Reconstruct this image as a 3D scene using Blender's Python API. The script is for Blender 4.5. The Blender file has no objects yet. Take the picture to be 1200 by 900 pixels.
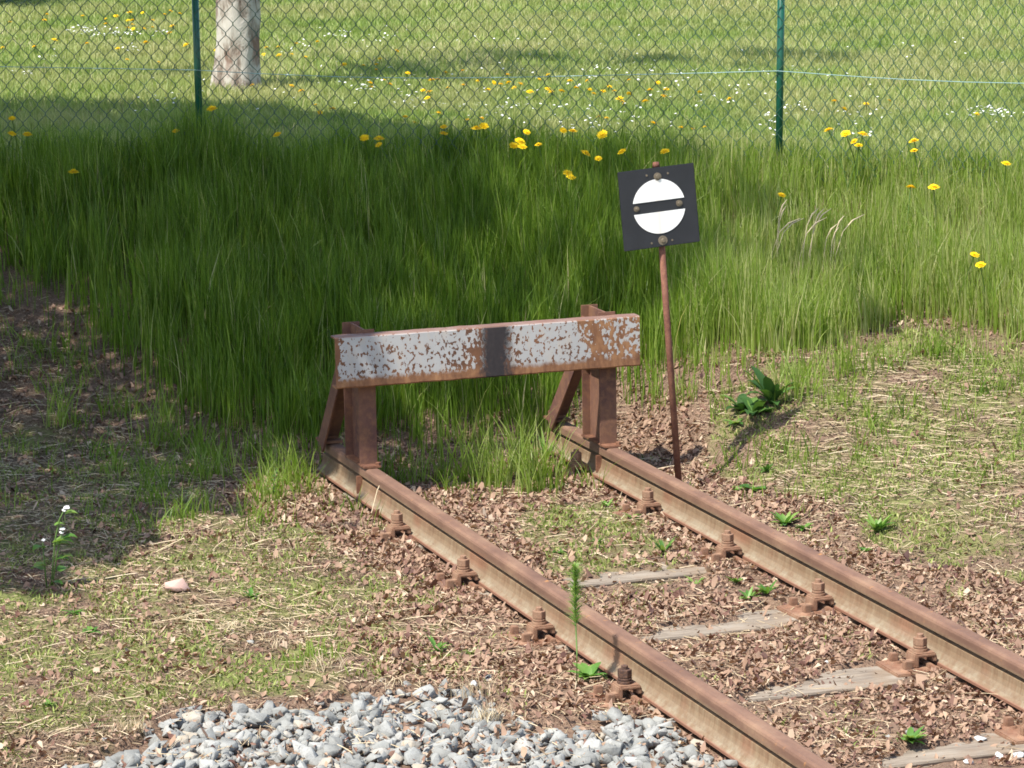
import bpy, bmesh, math, random
import numpy as np
from mathutils import Vector, Matrix
random.seed(7); rng = np.random.default_rng(7)
S = bpy.context.scene; COL = S.collection
# ------------------------------------------------------------------ camera
FPX, PITCH, ROLL, YAW = 4070.66, 0.180260, -0.018597, 0.324549
CAM = np.array([-3.95869, -13.69149, 3.07634])
GC = 1.067                     # distance between rail centres
BY0, BD = -0.7645, 0.8568      # first fastening, sleeper spacing
F3 = np.array([math.sin(YAW)*math.cos(PITCH), math.cos(YAW)*math.cos(PITCH), -math.sin(PITCH)])
R0 = np.array([math.cos(YAW), -math.sin(YAW), 0.0]); F0 = np.array([math.sin(YAW), math.cos(YAW), 0.0])
U0 = np.cross(R0, F3)
R3 = math.cos(ROLL)*R0+math.sin(ROLL)*U0; U3 = -math.sin(ROLL)*R0+math.cos(ROLL)*U0
cd = bpy.data.cameras.new('camera'); cam = bpy.data.objects.new('camera', cd); COL.objects.link(cam)
cam.matrix_world = Matrix(((R3[0], U3[0], -F3[0], CAM[0]), (R3[1], U3[1], -F3[1], CAM[1]), (R3[2], U3[2], -F3[2], CAM[2]), (0, 0, 0, 1)))
cd.sensor_width = 36; cd.lens = 36*FPX/1200; cd.clip_end = 2000; cd.clip_start = .1
S.camera = cam
def xyz(u, w, z=None):
    u = np.asarray(u, float); w = np.asarray(w, float)
    if z is None: z = zt(u, w)
    z = np.broadcast_to(np.asarray(z, float), np.broadcast(u, w).shape)
    return np.stack([CAM[0]+u*R0[0]+w*F0[0], CAM[1]+u*R0[1]+w*F0[1], z], -1)
def to_uw(P):
    d = np.asarray(P)-CAM
    return d@R0, d@F0
def pix(P):                    # where a world point falls in the photograph (1200x900)
    d = np.asarray(P)-CAM; z = d@F3
    return 600+FPX*(d@R3)/z, 450-FPX*(d@U3)/z
def sstep(a, b, x):
    t = np.clip((x-a)/(b-a), 0, 1); return t*t*(3-2*t)
def vnoise(x, y, s, seed=0):
    x = np.asarray(x)/s+seed*17.3; y = np.asarray(y)/s-seed*9.1
    xi = np.floor(x); yi = np.floor(y); fx = x-xi; fy = y-yi; fx = fx*fx*(3-2*fx); fy = fy*fy*(3-2*fy)
    def h(a, b):
        n = np.sin(a*127.1+b*311.7+seed*74.7)*43758.5453; return n-np.floor(n)
    return (h(xi, yi)*(1-fx)+h(xi+1, yi)*fx)*(1-fy)+(h(xi, yi+1)*(1-fx)+h(xi+1, yi+1)*fx)*fy
def fbm(x, y, s, seed=0, o=3):
    r = 0; a = .5; t = 0
    for k in range(o): r = r+a*vnoise(x, y, s/2**k, seed+k); t += a; a *= .5
    return r/t
# ------------------------------------------------------------------ terrain
def wfence(u): return 17.77-.2*u
def zt(u, w):
    wt = 15.25-.85*sstep(.35, 1.1, u)+.25*sstep(-1, -2.5, u)
    wf = wfence(np.clip(u, -6, 6))
    t = np.clip((w-wt)/(wf-wt), 0, 1)
    k = sstep(.3, 1.1, u)
    prof = (1-k)*(t*.75+.25*t*t*(3-2*t))+k*(.75*t+.25*t**3)
    z = .88*prof+np.clip(w-wf, 0, 400)*.004
    X = CAM[0]+u*R0[0]+w*F0[0]; Y = CAM[1]+u*R0[1]+w*F0[1]
    z = z+.15*sstep(1.35, 2.0, X)*sstep(-3.6, -.6, Y)*(1-sstep(.2, 1.5, Y))*(1-sstep(4, 6, X))
    z = z+(fbm(u, w, .6, 3)-.5)*.07*sstep(.0, .4, z)+(fbm(u, w, .22, 6)-.5)*.03*sstep(.0, .2, z)
    return z
def ground_hit(px, py):
    px = np.asarray(px, float); py = np.asarray(py, float)
    d = F3+np.multiply.outer((px-600)/FPX, R3)+np.multiply.outer((450-py)/FPX, U3)
    du = d@R0; dw = d@F0; dz = d[..., 2]
    lo = np.full(px.shape, 9.0); hi = np.full(px.shape, 9.0); done = np.zeros(px.shape, bool)
    for w in np.arange(9, 60, .1):
        t = w/dw; below = CAM[2]+dz*t < zt(du*t, np.full(px.shape, w))
        new = below & ~done; hi = np.where(new, w, hi); lo = np.where(new, w-.1, lo); done |= below
        if done.all(): break
    for _ in range(12):
        m = (lo+hi)/2; t = m/dw; b = CAM[2]+dz*t < zt(du*t, m)
        hi = np.where(b, m, hi); lo = np.where(b, lo, m)
    t = hi/dw
    return du*t, hi
def at_depth(px, py, w):
    d = F3+(px-600)/FPX*R3+(450-py)/FPX*U3
    t = w/(d@F0); return CAM+d*t
def inpoly(px, py, poly):
    c = np.zeros(np.shape(px), bool); n = len(poly)
    for i in range(n):
        x1, y1 = poly[i]; x2, y2 = poly[(i+1) % n]
        if y1 == y2: continue
        c ^= ((y1 > py) != (y2 > py)) & (px < (x2-x1)*(py-y1)/(y2-y1)+x1)
    return c
# ------------------------------------------------------------------ object helpers
def link(name, me, mat=None, parent=None, smooth=False):
    o = bpy.data.objects.new(name, me); COL.objects.link(o)
    if mat: me.materials.append(mat)
    if parent: o.parent = parent
    if smooth:
        for p in me.polygons: p.use_smooth = True
    return o
def tag(o, label=None, cat=None, group=None, kind=None):
    if label: o['label'] = label
    if cat: o['category'] = cat
    if group: o['group'] = group
    if kind: o['kind'] = kind
    return o
def empty(name, loc=(0, 0, 0), rz=0):
    o = bpy.data.objects.new(name, None); COL.objects.link(o); o.location = loc; o.rotation_euler = (0, 0, rz); o.empty_display_size = .05
    return o
def copy_tree(o, parent=None):
    c = o.copy(); COL.objects.link(c)
    if parent: c.parent = parent
    for ch in list(o.children): copy_tree(ch, c)
    return c
def mesh_np(name, V, F, tint=None):
    """V (n,3); F list of equal-length face index arrays (m,k)"""
    me = bpy.data.meshes.new(name)
    V = np.asarray(V, np.float32); fs = [np.asarray(f, np.int32) for f in F if len(f)]
    nl = sum(f.size for f in fs); npoly = sum(len(f) for f in fs)
    me.vertices.add(len(V)); me.vertices.foreach_set('co', V.ravel())
    me.loops.add(nl); me.loops.foreach_set('vertex_index', np.concatenate([f.ravel() for f in fs]))
    me.polygons.add(npoly)
    tot = np.concatenate([np.full(len(f), f.shape[1], np.int32) for f in fs])
    st = np.concatenate([[0], np.cumsum(tot)[:-1]]).astype(np.int32)
    me.polygons.foreach_set('loop_start', st); me.polygons.foreach_set('loop_total', tot)
    if tint is not None:
        a = me.attributes.new('tint', 'FLOAT', 'POINT'); a.data.foreach_set('value', np.asarray(tint, np.float32))
    me.update(); me.validate()
    return me
class MB:
    def __init__(s): s.bm = bmesh.new()
    def box(s, c, d, rot=None, bev=0):
        r = bmesh.ops.create_cube(s.bm, size=1); vs = r['verts']
        M = Matrix.Translation(c) @ (rot.to_4x4() if rot else Matrix.Identity(4)) @ Matrix.Diagonal((d[0], d[1], d[2], 1))
        bmesh.ops.transform(s.bm, matrix=M, verts=vs)
        if bev:
            es = list({e for v in vs for e in v.link_edges})
            bmesh.ops.bevel(s.bm, geom=es, offset=bev, segments=2, affect='EDGES')
        return s
    def cyl(s, a, b, r1, r2=None, n=12, bev=0):
        a = Vector(a); b = Vector(b); d = b-a; r2 = r1 if r2 is None else r2
        r = bmesh.ops.create_cone(s.bm, cap_ends=True, segments=n, radius1=r1, radius2=r2, depth=d.length)
        bmesh.ops.transform(s.bm, matrix=Matrix.Translation((a+b)/2) @ d.to_track_quat('Z', 'Y').to_matrix().to_4x4(), verts=r['verts'])
        if bev:
            fs = [e for v in r['verts'] for e in v.link_edges]
            bmesh.ops.bevel(s.bm, geom=list(set(fs)), offset=bev, segments=1, affect='EDGES')
        return s
    def extrude(s, prof, a, b, sub=1, jit=0):
        """profile of (x,z) points swept along Y from a to b"""
        rings = []
        for k in range(sub+1):
            y = a+(b-a)*k/sub
            rings.append([s.bm.verts.new((x, y, z)) for x, z in prof])
        n = len(prof)
        for k in range(sub):
            for i in range(n):
                s.bm.faces.new((rings[k][i], rings[k][(i+1) % n], rings[k+1][(i+1) % n], rings[k+1][i]))
        s.bm.faces.new(list(reversed(rings[0]))); s.bm.faces.new(rings[-1])
        return s
    def tube(s, pts, rad, n=8):
        pts = [Vector(p) for p in pts]; rings = []
        for i, p in enumerate(pts):
            t = (pts[min(i+1, len(pts)-1)]-pts[max(i-1, 0)]).normalized()
            q = t.to_track_quat('Z', 'Y'); r = rad[i] if hasattr(rad, '__len__') else rad
            rings.append([s.bm.verts.new(p+q @ Vector((r*math.cos(2*math.pi*k/n), r*math.sin(2*math.pi*k/n), 0))) for k in range(n)])
        for a, b in zip(rings, rings[1:]):
            for k in range(n): s.bm.faces.new((a[k], a[(k+1) % n], b[(k+1) % n], b[k]))
        s.bm.faces.new(list(reversed(rings[0]))); s.bm.faces.new(rings[-1])
        return s
    def build(s, name, mat, parent=None, smooth=False):
        bmesh.ops.recalc_face_normals(s.bm, faces=s.bm.faces[:])
        me = bpy.data.meshes.new(name); s.bm.to_mesh(me); s.bm.free()
        return link(name, me, mat, parent, smooth)
# ------------------------------------------------------------------ materials
class NT:
    def __init__(s, name):
        s.m = bpy.data.materials.new(name); s.m.use_nodes = True; s.t = s.m.node_tree; s.t.nodes.clear()
        s.out = s.t.nodes.new('ShaderNodeOutputMaterial')
    def n(s, ty, ins=None, **kw):
        x = s.t.nodes.new('ShaderNode'+ty)
        for k, v in kw.items(): setattr(x, k, v)
        for k, v in (ins or {}).items():
            if hasattr(v, 'links') or isinstance(v, bpy.types.NodeSocket): s.t.links.new(v, x.inputs[k])
            else: x.inputs[k].default_value = v
        return x
    def ramp(s, fac, stops, mode='LINEAR'):
        x = s.t.nodes.new('ShaderNodeValToRGB'); cr = x.color_ramp; cr.interpolation = mode
        while len(cr.elements) < len(stops): cr.elements.new(.5)
        for e, (p, c) in zip(cr.elements, stops):
            e.position = p; e.color = (c, c, c, 1) if not hasattr(c, '__len__') else (*c, 1)
        s.t.links.new(fac, x.inputs[0]); return x.outputs[0]
    def mix(s, fac, a, b, bt='MIX'):
        x = s.t.nodes.new('ShaderNodeMix'); x.data_type = 'RGBA'; x.blend_type = bt
        for i, v in ((0, fac), (6, a), (7, b)):
            if isinstance(v, bpy.types.NodeSocket): s.t.links.new(v, x.inputs[i])
            else: x.inputs[i].default_value = (*v, 1) if hasattr(v, '__len__') else v
        return x.outputs[2]
    def math(s, op, a, b=0.0, c=None):
        x = s.t.nodes.new('ShaderNodeMath'); x.operation = op
        for i, v in enumerate((a, b) if c is None else (a, b, c)):
            if isinstance(v, bpy.types.NodeSocket): s.t.links.new(v, x.inputs[i])
            else: x.inputs[i].default_value = v
        return x.outputs[0]
    def coord(s, scale=(1, 1, 1), loc=(0, 0, 0), which='Object'):
        tc = s.t.nodes.new('ShaderNodeTexCoord')
        mp = s.n('Mapping', {'Vector': tc.outputs[which], 'Scale': scale, 'Location': loc}); return mp.outputs[0]
    def noise(s, vec, scale, detail=4, rough=.55, dist=0):
        return s.n('TexNoise', {'Vector': vec, 'Scale': scale, 'Detail': detail, 'Roughness': rough, 'Distortion': dist}).outputs['Fac']
    def surf(s, col, rough=.8, spec=.3, bump=None, bs=.3, bd=.01, trans=None, tf=.35, metal=0):
        ins = {'Roughness': rough, 'Specular IOR Level': spec, 'Metallic': metal}
        b = s.n('BsdfPrincipled', ins)
        if isinstance(col, bpy.types.NodeSocket): s.t.links.new(col, b.inputs['Base Color'])
        else: b.inputs['Base Color'].default_value = (*col, 1)
        if bump is not None:
            bn = s.n('Bump', {'Height': bump, 'Strength': bs, 'Distance': bd}); s.t.links.new(bn.outputs[0], b.inputs['Normal'])
        o = b.outputs[0]
        if trans is not None:
            tr = s.n('BsdfTranslucent'); 
            if isinstance(trans, bpy.types.NodeSocket): s.t.links.new(trans, tr.inputs[0])
            else: tr.inputs[0].default_value = (*trans, 1)
            mx = s.n('MixShader', {0: tf}); s.t.links.new(o, mx.inputs[1]); s.t.links.new(tr.outputs[0], mx.inputs[2]); o = mx.outputs[0]
        s.t.links.new(o, s.out.inputs[0]); return s.m
def veg(name, stops, tf=.35, rough=.5, spec=.25, patch=None, tboost=(1.25, 1.3, .7)):
    """leaf or blade material whose colour varies piece by piece (attribute tint)"""
    t = NT(name); a = t.n('Attribute', attribute_name='tint')
    c = t.ramp(a.outputs['Fac'], stops)
    if patch:
        v = t.coord(which='Object'); nz = t.noise(v, patch[0], 3); c = t.mix(t.ramp(nz, [(.42, 0.), (.62, patch[2])]), c, patch[1])
    tc = t.mix(1.0, c, tboost, 'MULTIPLY') if tf else None
    return t.surf(c, rough, spec, trans=tc, tf=tf)
M = {}
M['grass'] = veg('tall_grass', [(0, (.055, .11, .010)), (.35, (.12, .21, .018)), (.6, (.19, .28, .035)), (.8, (.26, .34, .075)), (.95, (.36, .39, .15)), (1, (.50, .45, .26))], .45, .42, .4, tboost=(1.3, 1.35, .6))
M['lawn'] = veg('lawn_grass', [(0, (.12, .19, .04)), (.5, (.24, .32, .085)), (.85, (.36, .39, .15)), (1, (.52, .47, .28))], .4, .5, .3, patch=(.9, (.40, .37, .19), .6), tboost=(1.2, 1.3, .7))
M['moss'] = veg('moss', [(0, (.09, .12, .03)), (.5, (.22, .28, .07)), (.8, (.33, .37, .12)), (1, (.45, .42, .2))], .3, .7, .2)
M['leaf'] = veg('dead_leaf', [(0, (.07, .034, .028)), (.2, (.16, .08, .058)), (.5, (.30, .195, .135)), (.5, (.27, .17, .115)), (.88, (.38, .26, .175)), (1, (.50, .39, .28))], .15, .7, .3, tboost=(1.1, .8, .5))
M['straw'] = veg('straw', [(0, (.24, .17, .10)), (.5, (.47, .37, .23)), (1, (.70, .60, .42))], .15, .6, .3, tboost=(1, .9, .7))
M['thatch'] = veg('thatch', [(0, (.07, .045, .03)), (.4, (.20, .14, .095)), (.8, (.38, .29, .2)), (1, (.52, .43, .31))], .1, .8, .2, tboost=(1, .9, .7))
M['weed'] = veg('weed_leaf', [(0, (.05, .13, .025)), (.5, (.12, .26, .045)), (1, (.26, .36, .09))], .35, .45, .4)
M['crown'] = veg('tree_leaf', [(0, (.03, .07, .012)), (1, (.08, .14, .03))], .3, .5, .3)
M['needle'] = veg('needle', [(0, (.012, .03, .02)), (1, (.03, .07, .05))], .1, .5, .3)
M['yellow'] = veg('dandelion_petal', [(0, (.88, .56, .01)), (1, (.97, .74, .02))], .25, .6, .2, tboost=(1, .9, .6))
M['white_petal'] = veg('white_petal', [(0, (.75, .75, .72)), (1, (.85, .85, .83))], .2, .6, .2, tboost=(1, 1, 1))
M['stem'] = veg('stem', [(0, (.12, .2, .05)), (1, (.2, .28, .08))], .2, .5, .3)
def rust(name, base=(.155, .07, .042), pale=(.27, .14, .085), dark=(.07, .032, .024), dirt=None, amt=.5, scale=9):
    t = NT(name); v = t.coord()
    n1 = t.noise(v, scale, 6, .65); n2 = t.noise(v, scale*7, 5, .7)
    c = t.ramp(n1, [(.3, dark), (.48, base), (.68, pale)])
    c = t.mix(t.ramp(n2, [(.45, 0.), (.75, .45)]), c, (.33, .16, .075))
    if dirt: c = t.mix(t.ramp(t.noise(t.coord((1, 1, .35), (3, 1, 2)), scale*.6, 6, .7), [(.5-amt*.4, 0.), (.8-amt*.2, .85)]), c, dirt)
    return t.surf(c, .82, .25, n2, .5, .004)
M['rust'] = rust('rusty_steel')
M['bolt'] = rust('rusty_bolt', (.17, .08, .05), (.27, .145, .095), (.09, .045, .03), (.30, .20, .13), .35, 25)
M['old_nut'] = rust('blackened_bolt', (.05, .03, .025), (.10, .06, .045), (.025, .017, .015), None, .3, 25)
M['post'] = rust('rusty_brown_paint', (.105, .05, .043), (.155, .078, .06), (.07, .035, .032), (.24, .125, .065), .25, 5)
M['pole'] = rust('rusty_pole', (.15, .062, .045), (.23, .11, .075), (.10, .045, .035), None, .3, 12)
def rail_mat():
    t = NT('weathered_rail'); v = t.coord(); sx = t.n('SeparateXYZ', {0: t.coord()}).outputs
    z = sx[2]; x = sx[0]
    ns = t.noise(t.coord((1, .35, 1)), 7, 6, .65); fine = t.noise(v, 70, 5, .7); mid = t.noise(v, 18, 6, .7)
    streak = t.noise(t.coord((1, 5, .8)), 6, 6, .75)
    head = t.ramp(ns, [(.3, (.12, .066, .046)), (.5, (.185, .105, .07)), (.62, (.235, .142, .092)), (.78, (.30, .20, .125))])
    head = t.mix(t.ramp(mid, [(.62, 0.), (.72, .8)]), head, (.44, .21, .075))
    head = t.mix(t.ramp(fine, [(.5, 0.), (.8, .5)]), head, (.12, .06, .045))
    web = t.ramp(streak, [(.3, (.14, .08, .046)), (.5, (.195, .128, .074)), (.7, (.25, .185, .115))])
    web = t.mix(t.ramp(t.noise(v, 2.2, 4), [(.5, 0.), (.62, .6)]), web, (.24, .11, .065))
    foot = t.mix(t.ramp(mid, [(.4, 0.), (.62, 1.)]), (.18, .12, .075), (.27, .235, .17))
    foot = t.mix(t.ramp(fine, [(.35, .6), (.55, 0.)]), foot, (.20, .14, .08))
    zz = t.math('ADD', z, t.math('MULTIPLY', t.math('SUBTRACT', mid, .5), .03))
    c = t.mix(t.ramp(zz, [(.030, 0.), (.065, 1.)]), foot, web)
    zh = t.math('ADD', z, t.math('MULTIPLY', t.math('SUBTRACT', streak, .5), .012))
    c = t.mix(t.ramp(zh, [(.106, 0.), (.122, 1.)]), c, head)
    edge = t.ramp(t.math('ABSOLUTE', x), [(.050, 0.), (.0545, 1.)])
    c = t.mix(edge, c, (.22, .11, .07))
    return t.surf(c, .75, .3, fine, .35, .003)
M['rail'] = rail_mat()
def board_mat():
    t = NT('flaking_white_paint'); v = t.coord(); s = t.n('SeparateXYZ', {0: t.coord()}).outputs; x, z = s[0], s[2]
    big = t.noise(v, 5, 5, .6); spots = t.noise(t.coord((1, 1, .75)), 68, 4, .55); sp2 = t.noise(t.coord((1.3, 1, .6), (4, 4, 4)), 26, 5, .65)
    zb = t.math('ADD', z, t.math('MULTIPLY', t.math('SUBTRACT', sp2, .5), .05))
    low0 = t.math('MAXIMUM', t.ramp(zb, [(.53, 1.), (.56, 0.)]), t.ramp(x, [(.88, 0.), (.97, 1.)]))
    white = t.mix(big, (.33, .325, .32), (.47, .46, .445))
    white = t.mix(t.ramp(t.noise(t.coord((1, 1, .3)), 30, 4), [(.5, 0.), (.8, .5)]), white, (.50, .38, .26))
    rustc = t.mix(low0, t.ramp(big, [(.4, (.10, .05, .032)), (.65, (.22, .10, .05))]), t.ramp(sp2, [(.3, (.13, .06, .035)), (.5, (.23, .11, .055)), (.72, (.36, .19, .09))]))

    low = t.ramp(zb, [(.528, 1.), (.548, 0.)])
    xr = t.math('ADD', x, t.math('MULTIPLY', t.math('SUBTRACT', big, .5), .25))
    right = t.ramp(xr, [(.90, 0.), (1.0, .2), (1.10, .17), (1.18, .08)])
    leftc = t.ramp(x, [(.0, 0.), (1, 0.)])
    lf = t.math('MULTIPLY', t.math('LESS_THAN', t.math('ADD', x, t.math('MULTIPLY', sp2, .1)), -.085), .28)
    nr = t.n('MapRange', {'Value': t.math('ABSOLUTE', t.math('SUBTRACT', x, .49)), 'From Min': .05, 'From Max': .2, 'To Min': .07, 'To Max': 0.0}).outputs[0]
    thr = t.math('ADD', t.math('ADD', right, lf), t.math('ADD', nr, t.math('MULTIPLY', t.math('SUBTRACT', .60, z), .25)))
    sm = t.math('GREATER_THAN', t.math('ADD', spots, thr), .565)
    sm2 = t.math('GREATER_THAN', t.math('ADD', sp2, thr), .65)
    f = t.math('MAXIMUM', t.math('MAXIMUM', sm, sm2), low)
    c = t.mix(f, white, rustc)
    bx = t.math('ADD', t.math('ABSOLUTE', t.math('SUBTRACT', x, .545)), t.math('MULTIPLY', t.math('SUBTRACT', sp2, .5), .06))
    bx = t.math('ADD', bx, t.math('MULTIPLY', t.math('SUBTRACT', spots, .5), .09))
    blk = t.ramp(bx, [(.036, 1.), (.085, 0.)])
    c = t.mix(blk, c, t.mix(spots, (.018, .017, .02), (.05, .04, .04)))
    c = t.mix(t.ramp(z, [(.709, 0.), (.712, 1.)]), c, (.20, .11, .08))
    return t.surf(c, .6, .3, f, -.4, .003)
M['board'] = board_mat()
def simple(name, col, rough=.6, spec=.3, var=.15, scale=20, metal=0, bump=.2):
    t = NT(name); v = t.coord(); n = t.noise(v, scale, 5, .6)
    c = t.mix(n, tuple(k*(1-var) for k in col), tuple(min(1, k*(1+var)) for k in col))
    return t.surf(c, rough, spec, n, bump, .003, metal=metal)
M['sign_black'] = simple('sign_black', (.024, .025, .03), .5, .4, .35, 12, bump=.1)
def sign_white():
    t = NT('sign_white'); v = t.coord(); s = t.n('SeparateXYZ', {0: t.coord()}).outputs
    st = t.noise(t.coord((5, 1, .35)), 9, 4, .6)
    near = t.ramp(t.math('ABSOLUTE', t.math('ADD', s[0], .003)), [(.0, .45), (.03, 0.)])
    c = t.mix(t.math('MULTIPLY', near, st), (.86, .86, .84), (.62, .42, .22))
    c = t.mix(t.ramp(st, [(.6, 0.), (.75, .2)]), c, (.7, .58, .4))
    return t.surf(c, .35, .5)
M['sign_white'] = sign_white()
M['brass'] = simple('dirty_bolt_head', (.16, .13, .09), .6, .4, .4, 60)
M['fence_green'] = simple('green_coated_steel', (.008, .085, .055), .35, .5, .2, 9, bump=.02)
M['wire'] = simple('green_coated_wire', (.035, .085, .055), .35, .6, .2, 9, bump=0)
M['tension'] = simple('galvanised_green_wire', (.22, .36, .36), .4, .5, .15, 5, bump=0)
def bark():
    t = NT('flaking_bark'); n = t.noise(t.coord((1, 1, .5)), 9, 6, .7, .6); m2 = t.noise(t.coord((1, 1, .6), (2, 2, 2)), 4, 5, .6)
    c = t.ramp(n, [(.36, (.09, .065, .05)), (.45, (.27, .23, .19)), (.53, (.42, .39, .34)), (.75, (.52, .49, .44))])
    c = t.mix(t.ramp(m2, [(.54, 0.), (.60, .8)]), c, (.20, .12, .09))
    return t.surf(c, .85, .2, n, .9, .02)
M['bark'] = bark(); M['dark_bark'] = simple('dark_bark', (.10, .07, .05), .9, .2, .4, 12, bump=.8)
def sleeper_mat():
    t = NT('weathered_sleeper'); n = t.noise(t.coord((.25, 1.5, 1)), 22, 6, .65); n2 = t.noise(t.coord(), 6, 4)
    c = t.ramp(n, [(.3, (.14, .11, .085)), (.5, (.245, .205, .16)), (.72, (.33, .285, .23))])
    c = t.mix(t.ramp(n2, [(.55, 0.), (.7, .5)]), c, (.24, .17, .11)); return t.surf(c, .9, .2, n, .6, .006)
M['sleeper'] = sleeper_mat()
def stone(name, stops, scale=14):
    t = NT(name); a = t.n('Attribute', attribute_name='tint'); c = t.ramp(a.outputs['Fac'], stops); n = t.noise(t.coord(), scale, 6, .65)
    c = t.mix(t.ramp(n, [(.4, 0.), (.7, .5)]), c, (.34, .345, .325)); c = t.mix(t.ramp(t.noise(t.coord(), 60, 5, .7), [(.5, 0.), (.7, .5)]), c, (.16, .15, .13)); return t.surf(c, .85, .2, t.noise(t.coord(), 60, 5), .7, .006)
M['gravel'] = stone('crushed_stone', [(0, (.17, .172, .16)), (.5, (.245, .248, .23)), (.9, (.32, .32, .30)), (1, (.35, .30, .23))])
M['pink_stone'] = simple('pink_stone', (.50, .33, .27), .8, .25, .25, 25)
M['pale_stone'] = simple('pale_stone', (.55, .56, .54), .8, .25, .3, 25)
def ground_mat():
    t = NT('ground'); z = t.n('Attribute', attribute_name='zone'); s = t.n('SeparateColor', {0: z.outputs['Color']}).outputs
    v = t.coord(); n1 = t.noise(v, 3, 6, .6); n2 = t.noise(v, 25, 6, .7); n3 = t.noise(v, 110, 4, .7)
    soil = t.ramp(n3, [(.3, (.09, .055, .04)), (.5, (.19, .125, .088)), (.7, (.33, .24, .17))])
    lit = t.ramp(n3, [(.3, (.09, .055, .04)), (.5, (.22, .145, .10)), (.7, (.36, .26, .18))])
    moss = t.ramp(n2, [(.3, (.10, .11, .04)), (.55, (.21, .22, .08)), (.75, (.31, .28, .14))])
    grs = t.ramp(n2, [(.3, (.12, .15, .04)), (.6, (.24, .28, .09)), (.8, (.36, .33, .17))])
    grs = t.mix(t.ramp(t.noise(v, .8, 5), [(.45, 0.), (.65, .5)]), grs, (.36, .32, .17))
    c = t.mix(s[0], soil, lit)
    c = t.mix(t.math('MULTIPLY', s[1], t.ramp(n1, [(.4, 0.), (.58, 1.)])), c, moss)
    c = t.mix(s[2], c, grs)
    return t.surf(c, .95, .1, t.math('ADD', n2, n3), .8, .015)
M['ground'] = ground_mat()
# ------------------------------------------------------------------ layout areas in plan, read off the photograph
TALL = [(-260, 320), (0, 345), (60, 385), (120, 445), (200, 505), (260, 540), (330, 562), (400, 548), (450, 553), (560, 560), (645, 548), (668, 505), (700, 470), (760, 470), (860, 452), (950, 450), (1020, 428), (1060, 412), (1110, 412), (1200, 440), (1420, 450), (1420, 60), (-260, 60)]
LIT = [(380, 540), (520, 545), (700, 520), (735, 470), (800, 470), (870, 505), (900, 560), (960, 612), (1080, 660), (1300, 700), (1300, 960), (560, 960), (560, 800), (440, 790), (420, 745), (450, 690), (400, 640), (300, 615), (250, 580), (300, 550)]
MOSS_IN = [(600, 640), (620, 600), (700, 590), (770, 600), (800, 640), (760, 668), (650, 672)]
MOSS_L = [(-260, 440), (100, 500), (260, 600), (420, 650), (500, 700), (540, 780), (420, 805), (300, 820), (180, 850), (90, 900), (-260, 960)]
MOSS_R = [(830, 545), (870, 460), (950, 425), (1020, 395), (1420, 400), (1420, 720), (1200, 690), (1080, 650), (960, 600), (880, 580)]
GRAV = [(90, 960), (90, 893), (150, 868), (195, 838), (300, 830), (375, 826), (405, 805), (470, 812), (560, 808), (590, 832), (620, 852), (700, 838), (770, 838), (820, 858), (880, 872), (945, 900), (1010, 960)]
BARE = [[(655, 682), (700, 674), (745, 670), (775, 662), (822, 662), (836, 678), (790, 688), (740, 692), (690, 700)], [(745, 746), (790, 734), (850, 726), (905, 706), (935, 700), (975, 716), (900, 742), (840, 752), (790, 764)], [(858, 826), (905, 806), (960, 796), (1010, 776), (1050, 768), (1100, 790), (1040, 808), (980, 816), (950, 832), (890, 842)], [(1030, 894), (1080, 876), (1130, 868), (1200, 852), (1250, 870), (1160, 896), (1100, 905), (1040, 915)]]
SHADE = [(-700, 100), (0, 117), (110, 122), (230, 124), (310, 128), (420, 140), (560, 165), (650, 186), (720, 225), (745, 290), (700, 335), (650, 370), (640, 430), (655, 500), (610, 548), (520, 575), (440, 575), (400, 560), (345, 548), (285, 572), (255, 600), (200, 606), (178, 640), (130, 672), (96, 702), (40, 706), (-30, 690), (-150, 700), (-700, 720)]
HALF = [[(700, 190), (830, 200), (930, 250), (1040, 320), (1055, 370), (980, 345), (900, 330), (820, 380), (700, 440), (640, 400), (690, 330)], [(240, 585), (300, 585), (290, 612), (240, 608)], [(380, 592), (430, 585), (425, 622), (380, 622)], [(-700, 70), (0, 74), (250, 78), (245, 90), (0, 88), (-700, 86)], [(1000, 365), (1062, 385), (1060, 402), (1020, 396)]]
def jit(P, px, py, ax_=90, ay_=55):
    x, y = P[..., 0], P[..., 1]
    a = fbm(x, y, .45, 91)-.5; b = fbm(x, y, .45, 95)-.5; c = fbm(x, y, .08, 97)-.5
    return px+ax_*a+30*c, py+ay_*b+20*c
# ------------------------------------------------------------------ ground
def axis(segs):
    r = []
    for a, b, n in segs: r += list(np.linspace(a, b, n, endpoint=False))
    return np.array(r)
def edge_dist(px, py, poly): return inpoly(px, py, poly)
def rail_ground(P):
    """small dip beside and under the rails, litter heaped over the sleepers"""
    px, py = pix(P)
    x, y = P[..., 0], P[..., 1]
    n = fbm(x, y, .35, 11)-.5; n2 = fbm(x, y, .07, 5)-.5
    z = .012+.03*n+.012*n2
    trk = (x > -.4) & (x < GC+.35) & (y < .5)
    px = px+22*(fbm(x, y, .09, 15)-.5); py = py+22*(fbm(x, y, .09, 16)-.5)
    bare = np.zeros(px.shape, bool)
    for b in BARE: bare |= inpoly(px, py, b)
    z = np.where(trk, .008+.012*n+.008*n2, z)
    z = np.where(bare & trk, -.014+.02*(n2+.1), z)
    for c in (0, GC):
        d = np.abs(x-c); z = np.where((d < .085) & (y < .9), np.minimum(z, -.012+.01*n2), z)
    return z
gu = axis([(-400, -60, 6), (-60, -8, 12), (-8, -3.2, 24), (-3.2, 3.2, 321), (3.2, 8, 24), (8, 60, 12), (60, 401, 6)])
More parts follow.
